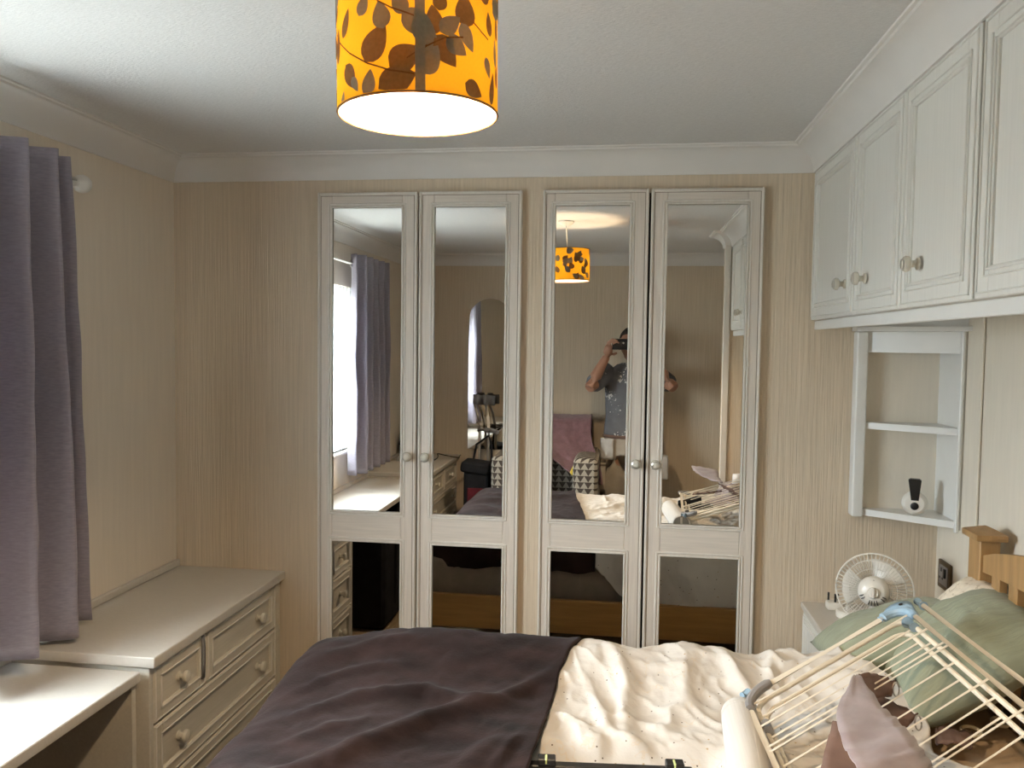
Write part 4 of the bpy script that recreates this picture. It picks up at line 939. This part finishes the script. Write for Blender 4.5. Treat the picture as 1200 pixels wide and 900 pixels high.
obj('plug_body', MB().box(0.645, 0.690, 2.610, 2.650, BZ + 0.0005, BZ + 0.026, 0.007, 2), 'white_plastic', t)
for x, y, h in ((0.653, 2.640, 0.024), (0.668, 2.618, 0.026), (0.682, 2.642, 0.020)): obj('pin', MB().box(x - 0.0028, x + 0.0028, y - 0.002, y + 0.002, BZ + 0.025, BZ + 0.026 + h), 'black', t)
t = thing('plug_adaptor', 'round white socket cover beside the mains plug on the bedside cabinet', 'adaptor', (0.690, 2.560, BZ))
obj('base', MB().lathe([(0.032, 0.0005), (0.033, 0.004), (0.033, 0.016), (0.029, 0.021), (0.018, 0.0225)], (0.690, 2.560, BZ), (0, 0, 1), 32), 'white_plastic', t)
obj('peg', MB().lathe([(0.006, 0.022), (0.006, 0.036), (0.004, 0.038)], (0.690, 2.560, BZ), (0, 0, 1), 14), 'white_plastic', t)

# ------------------------------------------------------------------ things seen only in the mirrors
# arched wall mirror
ac, ar, az0, az1 = -0.958, 0.156, 0.78, 1.708
pts = [(ac - ar, YB + 0.001, az0), (ac + ar, YB + 0.001, az0)] + [(ac + ar * math.cos(q * PI / 20), YB + 0.001, az1 + ar * math.sin(q * PI / 20)) for q in range(21)]
t = thing('wall_mirror', 'frameless arched mirror on the back wall, seen in the second mirrored door', 'mirror', (ac, YB + 0.003, az0))
obj('backing', MB().prism(pts, (0, 0.003, 0)), 'grey_plastic', t)
obj('glass', MB().prism([(p[0], YB + 0.0042, p[2]) for p in pts], (0, 0.004, 0)), 'mirror', t, smooth=False)
# armchair with a towel
t = thing('armchair', 'armchair in grey triangle patterned fabric behind the bed, seen in the mirrors', 'armchair', (-0.50, -0.02, 0))
obj('base', MB().box(-0.80, -0.20, -0.30, 0.28, 0.06, 0.30, 0.02, 2), 'zigzag', t)
obj('seat', MB().box(-0.685, -0.315, -0.16, 0.31, 0.302, 0.46, 0.04, 3), 'zigzag', t)
obj('backrest', MB().box(-0.74, -0.26, -0.37, -0.165, 0.30, 1.02, 0.05, 3), 'zigzag', t)
for x0, x1 in ((-0.835, -0.690), (-0.310, -0.150)): obj('arm', MB().box(x0, x1, -0.36, 0.29, 0.30, 0.83, 0.05, 3), 'zigzag', t)
for x in (-0.77, -0.23):
    for y in (-0.27, 0.25): obj('leg', MB().lathe([(0.016, 0), (0.022, 0.06)], (x, y, 0), (0, 0, 1), 12), 'oak', t)
def towel_fn(u, v):
    x = lerp(-0.70, -0.215, u)
    if v < 0.25: y, z = -0.385, lerp(0.80, 1.02, v / 0.25)
    elif v < 0.42: q = (v - 0.25) / 0.17; y, z = lerp(-0.385, -0.15, q), 1.030 + 0.030 * math.sin(PI * q)
    else:
        q = (v - 0.42) / 0.58; y, z = -0.145 + 0.26 * q ** 1.2, 1.02 - lerp(0.22, 0.42, sm(0.3, 0.9, u)) * q * 0.9
    bunch = 0.03 * fb(x * 6, v * 5, 2.2) + 0.018 * math.sin(x * 40 + 4 * v) * sm(0.4, 1, v)
    if v < 0.25: return (x, y, z)
    return (x + 0.09 * sm(0.5, 1.0, v) * u, max(y + bunch, -0.39), z + 0.012 * fb(x * 9, v * 4))
tag(obj('towel', MB().grid(towel_fn, 60, 60), 'towel', angle=180, solid=0.008), 'mauve towel thrown over the armchair back', 'towel')
tag(obj('yellow_bottle', MB().lathe([(0.012, 0), (0.022, 0.01), (0.024, 0.06), (0.016, 0.09), (0.008, 0.10), (0.008, 0.12)], (-0.318, 0.170, 0.705), (0.45, 0.05, 0.9), 16), 'yellow'), 'small yellow bottle tucked under the towel on the armchair arm', 'bottle')
# crutches
def crutch(bx, by, tx, ty, label, tw):
    t = thing('crutch', label, 'crutch', (bx, by, 0), 'forearm crutches by the arched mirror')
    b, p = Vector((bx, by, 0.02)), Vector((tx, ty, 0.93)); d = (p - b).normalized(); f_ = Vector((math.cos(tw), math.sin(tw), 0))
    obj('shaft', MB().tube([b, b + (p - b) * 0.5, p], [0.011, 0.011, 0.010], 10), 'steel', t)
    top_ = p + d * 0.20 - f_ * 0.06
    obj('upper_shaft', MB().tube([p, p + d * 0.10 - f_ * 0.02, top_], 0.010, 10), 'steel', t)
    obj('handle', MB().tube([p - f_ * 0.01, p + f_ * 0.05 + Vector((0, 0, 0.006)), p + f_ * 0.12], [0.018, 0.017, 0.016], 12), 'grey_plastic', t)
    cf = MB(); cf.grid(lambda u, v: top_ + f_ * (0.045 * math.cos(lerp(0.9, 5.4, u)) + 0.05) + d.cross(f_) * 0.045 * math.sin(lerp(0.9, 5.4, u)) + d * lerp(-0.02, 0.05, v), 18, 3)
    obj('cuff', cf, 'grey_plastic', t, solid=0.004)
    obj('ferrule', MB().lathe([(0.020, -0.02), (0.020, 0.0), (0.014, 0.03)], b, d, 14), 'black', t)
crutch(-0.985, -0.14, -1.005, -0.28, 'grey forearm crutch leaning on the back wall, the one nearer the second chest', 0.5)
crutch(-0.925, -0.10, -0.935, -0.25, 'grey forearm crutch leaning on the back wall, the one nearer the armchair', 0.9)
t = thing('trolley_bag', 'black bag with dark red sides standing between the crutches and the armchair', 'bag', (-0.945, 0.10, 0))
obj('body', MB().box(-1.03, -0.865, 0.02, 0.19, 0.04, 0.72, 0.03, 3), 'black_cloth', t)
obj('side_panel', MB().box(-1.00, -0.895, 0.188, 0.197, 0.10, 0.60, 0.004), 'red_cloth', t, label='dark red front panel')
obj('flap', MB().box(-1.05, -0.855, 0.0, 0.205, 0.690, 0.765, 0.03, 3, Matrix.Rotation(0.12, 3, 'Y')), 'black_cloth', t)
obj('handle', MB().tube([(-1.0, 0.03, 0.72), (-0.98, -0.02, 0.86), (-0.90, -0.03, 0.92), (-0.87, 0.02, 0.86), (-0.865, 0.05, 0.74)], 0.008, 8), 'black_cloth', t)
for x in (-1.02, -0.87): obj('wheel', MB().lathe([(0.040, -0.01), (0.042, 0.0), (0.040, 0.01)], (x, 0.10, 0.043), (1, 0, 0), 18), 'black', t)
# bag under the dressing table, things on the second chest
t = thing('holdall', 'large black holdall standing in the knee hole under the dressing table', 'bag', (-1.40, 0.85, 0))
obj('body', MB().box(-1.56, -1.235, 0.56, 1.25, 0.004, 0.600, 0.05, 3), 'black_cloth', t)
obj('strap', MB().tube([(-1.238, 0.72, 0.10), (-1.228, 0.72, 0.40), (-1.228, 0.78, 0.58), (-1.26, 0.90, 0.622), (-1.228, 1.02, 0.58), (-1.228, 1.06, 0.40), (-1.238, 1.06, 0.10)], 0.010, 8), 'black_cloth', t)
obj('end_panel', MB().box(-1.50, -1.29, 0.548, 0.562, 0.06, 0.52, 0.004), 'red_cloth', t, label='dark red end panel')
t = thing('pouch', 'slumped dark bag at the back corner of the second chest top', 'bag', (-1.50, -0.17, 0.735))
def pouch_fn(u, v):
    a = 2 * PI * u; r = math.sin(PI * min(v * 0.96 + 0.02, 0.98)) ** 0.6
    return (-1.48 + 0.085 * r * math.cos(a) + 0.02 * fb(u * 6, v * 4), -0.22 + 0.12 * r * math.sin(a), 0.737 + 0.21 * v + 0.02 * fb(u * 5, v * 5, 2) * r)
obj('body', MB().grid(pouch_fn, 28, 16, cu=True), 'black_cloth', t, angle=180)
obj('handle', MB().tube([(-1.48, -0.30, 0.90), (-1.47, -0.29, 0.97), (-1.46, -0.22, 1.0), (-1.47, -0.15, 0.97), (-1.48, -0.14, 0.90)], 0.007, 8), 'black_cloth', t)
t = thing('photo_easel', 'small wooden folding stand beside the dark bag on the second chest', 'stand', (-1.46, 0.03, 0.735))
for dy, dx in ((-0.05, 0.0), (0.05, 0.0), (0.0, -0.07)): obj('leg', MB().tube([(-1.44 + dx, 0.03 + dy, 0.738), (-1.46, 0.03, 0.93)], 0.006, 8), 'limed_edge', t)
obj('ledge', MB().box(-1.446, -1.420, -0.04, 0.10, 0.775, 0.787, 0.002), 'limed_edge', t)
t = thing('cable', 'black cable with a plug looped on the second chest top', 'cable', (-1.25, -0.1, 0.735))
pts = []
for k in range(40):
    q = k / 39; pts.append((-1.30 + 0.17 * q + 0.02 * math.sin(q * 17), -0.02 - 0.26 * q + 0.05 * math.cos(q * 15), 0.742 + 0.035 * max(0, math.sin(q * PI * 1.5)) ** 2))
obj('lead', MB().tube(pts, 0.004, 6), 'black', t)
obj('plug', MB().box(-1.325, -1.285, 0.0, 0.045, 0.7355, 0.768, 0.008, 2), 'black', t)
# on the near half of the bed
t = thing('slipper', 'black slipper lying on the bed beside the roll, seen in the rightmost mirror', 'slipper', (0.36, 1.40, 0.74))
def sole(off, z): return [(0.36 + (0.085 * math.cos(a) + off), 1.335 + 0.037 * math.sin(a) * (1 + 0.25 * math.cos(a)), z) for a in [q * 2 * PI / 28 for q in range(28)]]
obj('sole', MB().prism([(x, y, 0.752) for x, y, _ in sole(0, 0)], (0, 0.0, 0.018)), 'black', t)
def upper(u, v):
    a = lerp(-0.2 * PI, 1.2 * PI, u); s_ = lerp(-0.3, 1.0, v); wv = 0.037 * math.sqrt(max(0.02, 1 - s_ * s_))
    return (0.36 - 0.085 * s_, 1.335 + wv * math.cos(a), 0.766 + 0.045 * max(0, math.sin(a)) * (1 - 0.55 * max(0, s_)))
obj('upper', MB().grid(upper, 16, 12), 'black_cloth', t, angle=180, solid=0.004)
def heap(u, v):
    a = 2 * PI * u; rr_ = v * (1 + 0.12 * math.sin(3 * a) + 0.08 * math.sin(5 * a + 1))
    x = 0.560 + 0.125 * rr_ * math.cos(a); y = 1.040 + 0.115 * rr_ * math.sin(a)
    return (x, y, 0.722 + 0.13 * math.exp(-(rr_ / 0.55) ** 2) + 0.020 * fb(x * 16, y * 16) + 0.008 * math.sin(a * 7 + 5 * v) * v)
hp = obj('satin_cloth', MB().grid(heap, 48, 22, cu=True), 'satin', angle=180, solid=0.004)
tag(hp, 'mauve satin cloth heaped on the bed beside the airer, seen in the rightmost mirror', 'cloth')
tg = obj('care_label', MB().add([(0.565, 1.075, 0.835), (0.610, 1.085, 0.840), (0.615, 1.07, 0.890), (0.570, 1.06, 0.885)], [(0, 1, 2, 3)]), 'paper', hp, solid=0.001, label='white care label')

# ------------------------------------------------------------------ the person holding a phone
PXc = 0.045; PYc = -0.215
def limb(mb, pts, rs, n=12): return mb.tube(pts, rs, n)
def sect(mb, rows, n=24):
    """rows: (cx, cy, z, rx, ry)"""
    vs = []; fs = []
    for cx, cy, z, rx, ry in rows:
        for k in range(n):
            a = 2 * PI * k / n; vs.append((cx + rx * math.cos(a), cy + ry * math.sin(a), z))
    for i in range(len(rows) - 1):
        for k in range(n): fs.append((i * n + k, i * n + (k + 1) % n, (i + 1) * n + (k + 1) % n, (i + 1) * n + k))
    fs += [tuple(range(n - 1, -1, -1)), tuple((len(rows) - 1) * n + k for k in range(n))]
    return mb.add(vs, fs)
t = thing('person', 'person in a paint flecked grey T-shirt holding up a phone, reflected in the mirrors', 'person', (PXc, PYc, 0))
X, Y = PXc, PYc
LS, LE, LWr = Vector((X - 0.150, Y, 1.365)), Vector((-0.222, 0.010, 1.265)), Vector((-0.118, -0.030, 1.465))
RS, RE, RWr = Vector((X + 0.150, Y, 1.365)), Vector((0.322, -0.020, 1.275)), Vector((0.142, -0.030, 1.480))
bd = MB()
sect(bd, [(X, Y, 0.84, 0.150, 0.095), (X, Y, 0.95, 0.150, 0.095), (X, Y, 1.06, 0.140, 0.092), (X, Y, 1.20, 0.155, 0.100), (X, Y, 1.32, 0.165, 0.095), (X, Y, 1.385, 0.130, 0.075), (X, Y, 1.42, 0.070, 0.058)])
limb(bd, [(X, Y, 1.39), (X - 0.002, Y + 0.020, 1.47)], [0.056, 0.052])
bd.ball((X - 0.004, Y + 0.030, 1.562), 0.1, 0.76, 0.94, 1.0, 3)              # skull
sect(bd, [(X - 0.004, Y + 0.055, 1.455, 0.030, 0.040), (X - 0.004, Y + 0.052, 1.475, 0.046, 0.058), (X - 0.004, Y + 0.045, 1.52, 0.064, 0.075), (X - 0.004, Y + 0.04, 1.56, 0.068, 0.08)], 18)
bd.ball((X - 0.004, Y + 0.128, 1.525), 0.014, 0.9, 1.3, 1.5, 1)             # nose
bd.ball((X - 0.004, Y + 0.118, 1.487), 0.016, 1.5, 0.6, 0.6, 1)             # mouth
for sg in (-1, 1): bd.ball((X - 0.004 + sg * 0.077, Y + 0.025, 1.535), 0.026, 0.4, 0.7, 1.2, 1)
for S_, E_, W_ in ((LS, LE, LWr), (RS, RE, RWr)):
    limb(bd, [S_, lerp(S_, E_, 0.5), E_], [0.052, 0.046, 0.038]); limb(bd, [E_, lerp(E_, W_, 0.35), W_], [0.038, 0.040, 0.026])
def hand(mb, W_, sg):
    """palm behind the phone's short end, four fingers up over the top edge, thumb under"""
    c0 = W_ + Vector((sg * -0.012, 0.006, 0.045))
    limb(mb, [W_, W_ + Vector((sg * -0.004, 0.003, 0.022)), c0, c0 + Vector((sg * -0.004, 0.004, 0.030))], [0.026, 0.030, 0.032, 0.026], 10)
    for k, (ln, rr_) in enumerate(((0.060, 0.0078), (0.068, 0.0082), (0.064, 0.0080), (0.050, 0.0070))):
        b0 = c0 + Vector((sg * (0.016 - 0.013 * k), 0.000 + 0.004 * k, 0.022 + (0.006 if k in (1, 2) else 0)))
        p1_ = b0 + Vector((sg * -0.010, 0.004, ln * 0.45)); p2_ = p1_ + Vector((sg * -0.020, 0.006, ln * 0.22)); p3_ = p2_ + Vector((sg * -0.020, 0.002, -0.008))
        limb(mb, [b0, p1_, p2_, p3_], [rr_ * 1.15, rr_ * 1.05, rr_, rr_ * 0.85], 8)
    th0 = c0 + Vector((sg * -0.012, -0.012, -0.030))
    limb(mb, [th0, th0 + Vector((sg * -0.022, -0.004, 0.002)), th0 + Vector((sg * -0.046, 0.000, 0.012))], [0.013, 0.011, 0.009], 8)
hand(bd, LWr, -1); hand(bd, RWr, 1)
for sg in (-1, 1):
    limb(bd, [(X + sg * 0.085, Y, 0.90), (X + sg * 0.095, Y + 0.01, 0.66), (X + sg * 0.100, Y + 0.015, 0.46), (X + sg * 0.100, Y - 0.005, 0.30), (X + sg * 0.100, Y - 0.015, 0.08)], [0.088, 0.074, 0.055, 0.052, 0.036])
    limb(bd, [(X + sg * 0.10, Y - 0.05, 0.045), (X + sg * 0.105, Y + 0.05, 0.040), (X + sg * 0.115, Y + 0.13, 0.032)], [0.040, 0.038, 0.026])
obj('body', bd, 'skin', t, remesh=0.0048)
hr = MB(); b = bmesh.new(); bmesh.ops.create_icosphere(b, subdivisions=3, radius=0.1)
for v in list(b.verts):
    q = v.co.copy(); v.co = Vector((X - 0.004 + q.x * 0.80, Y + 0.024 + q.y * 0.99, 1.566 + q.z * 1.03))
bmesh.ops.delete(b, geom=[v for v in b.verts if v.co.z < 1.575 - 0.55 * max(-0.12, min(0.0, (Y + 0.10 - v.co.y) * -1 + 0.0)) * 0 and v.co.y > Y - 0.005 or v.co.z < 1.50 or (v.co.z < 1.60 and v.co.y > Y + 0.085)], context='VERTS')
obj('hair', hr.bm(b), 'hair', t, angle=180, solid=0.004)
sh = MB()
sect(sh, [(X, Y, 0.930, 0.178, 0.120), (X, Y, 0.96, 0.176, 0.119), (X, Y, 1.06, 0.166, 0.114), (X, Y, 1.20, 0.172, 0.118), (X, Y, 1.31, 0.178, 0.112), (X, Y, 1.375, 0.150, 0.092), (X, Y, 1.412, 0.088, 0.072), (X, Y + 0.004, 1.424, 0.064, 0.062)])
for S_, E_ in ((LS, LE), (RS, RE)): limb(sh, [lerp(S_, Vector((X, Y, 1.36)), 0.35), S_, lerp(S_, E_, 0.45), lerp(S_, E_, 0.80)], [0.055, 0.066, 0.066, 0.062], 14)
obj('t_shirt', sh, 'shirt', t, remesh=0.009)
tr_ = MB()
sect(tr_, [(X, Y, 0.80, 0.172, 0.118), (X, Y, 0.90, 0.172, 0.116), (X, Y, 0.955, 0.165, 0.110)])
for sg in (-1, 1): limb(tr_, [(X + sg * 0.085, Y, 0.88), (X + sg * 0.095, Y + 0.01, 0.66), (X + sg * 0.100, Y + 0.015, 0.46), (X + sg * 0.100, Y - 0.005, 0.28), (X + sg * 0.100, Y - 0.010, 0.07)], [0.100, 0.090, 0.074, 0.072, 0.066], 14)
obj('trousers', tr_, 'trousers', t, remesh=0.010)
for sg in (-1, 1):
    pk = MB(); pk.grid(lambda u, v, sg=sg: (X + sg * (0.115 + 0.045 * (u - 0.5) * 2 + 0.035), Y + 0.118 - 0.06 * max(0, u - 0.3) ** 1.2 + 0.006 * fb(u * 5, v * 5, sg), lerp(0.915, 0.775, v) + 0.006 * fb(u * 4, 2, sg)), 10, 10)
    obj('holster_pocket', pk, 'pocket', t, angle=180, solid=0.006)
    obj('cargo_pocket', MB().box(X + sg * 0.168, X + sg * 0.200, Y - 0.06, Y + 0.07, 0.56, 0.735, 0.012, 2), 'pocket' if sg > 0 else 'trousers', t)
obj('tool_pouch', MB().box(X + 0.176, X + 0.262, Y - 0.05, Y + 0.07, 0.64, 0.80, 0.018, 3), 'pocket', t)
obj('belt', MB().tube([(X + 0.170 * math.cos(q * PI / 16), Y + 0.116 * math.sin(q * PI / 16), 0.926) for q in range(32)], 0.012, 6, True), 'satin_back', t)
for sg in (-1, 1):
    obj('boot', MB().tube([(X + sg * 0.10, Y - 0.07, 0.050), (X + sg * 0.102, Y, 0.052), (X + sg * 0.108, Y + 0.07, 0.046), (X + sg * 0.116, Y + 0.145, 0.040)], [0.046, 0.050, 0.048, 0.036], 14), 'satin_back', t)
t = thing('phone', 'black phone held sideways in front of the face of the person in the mirrors', 'phone', (-0.006, -0.012, 1.512))
obj('case', MB().box(-0.082, 0.066, -0.0160, -0.0070, 1.514, 1.586, 0.004, 2), 'black', t)
obj('lens_bump', MB().box(-0.019, 0.019, -0.0072, -0.0050, 1.531, 1.569, 0.001), 'black', t)
obj('lens', MB().lathe([(0.0065, 0.0), (0.0065, 0.0010), (0.004, 0.0012)], (-0.008, -0.0050, 1.558), (0, 1, 0), 18), 'steel', t)
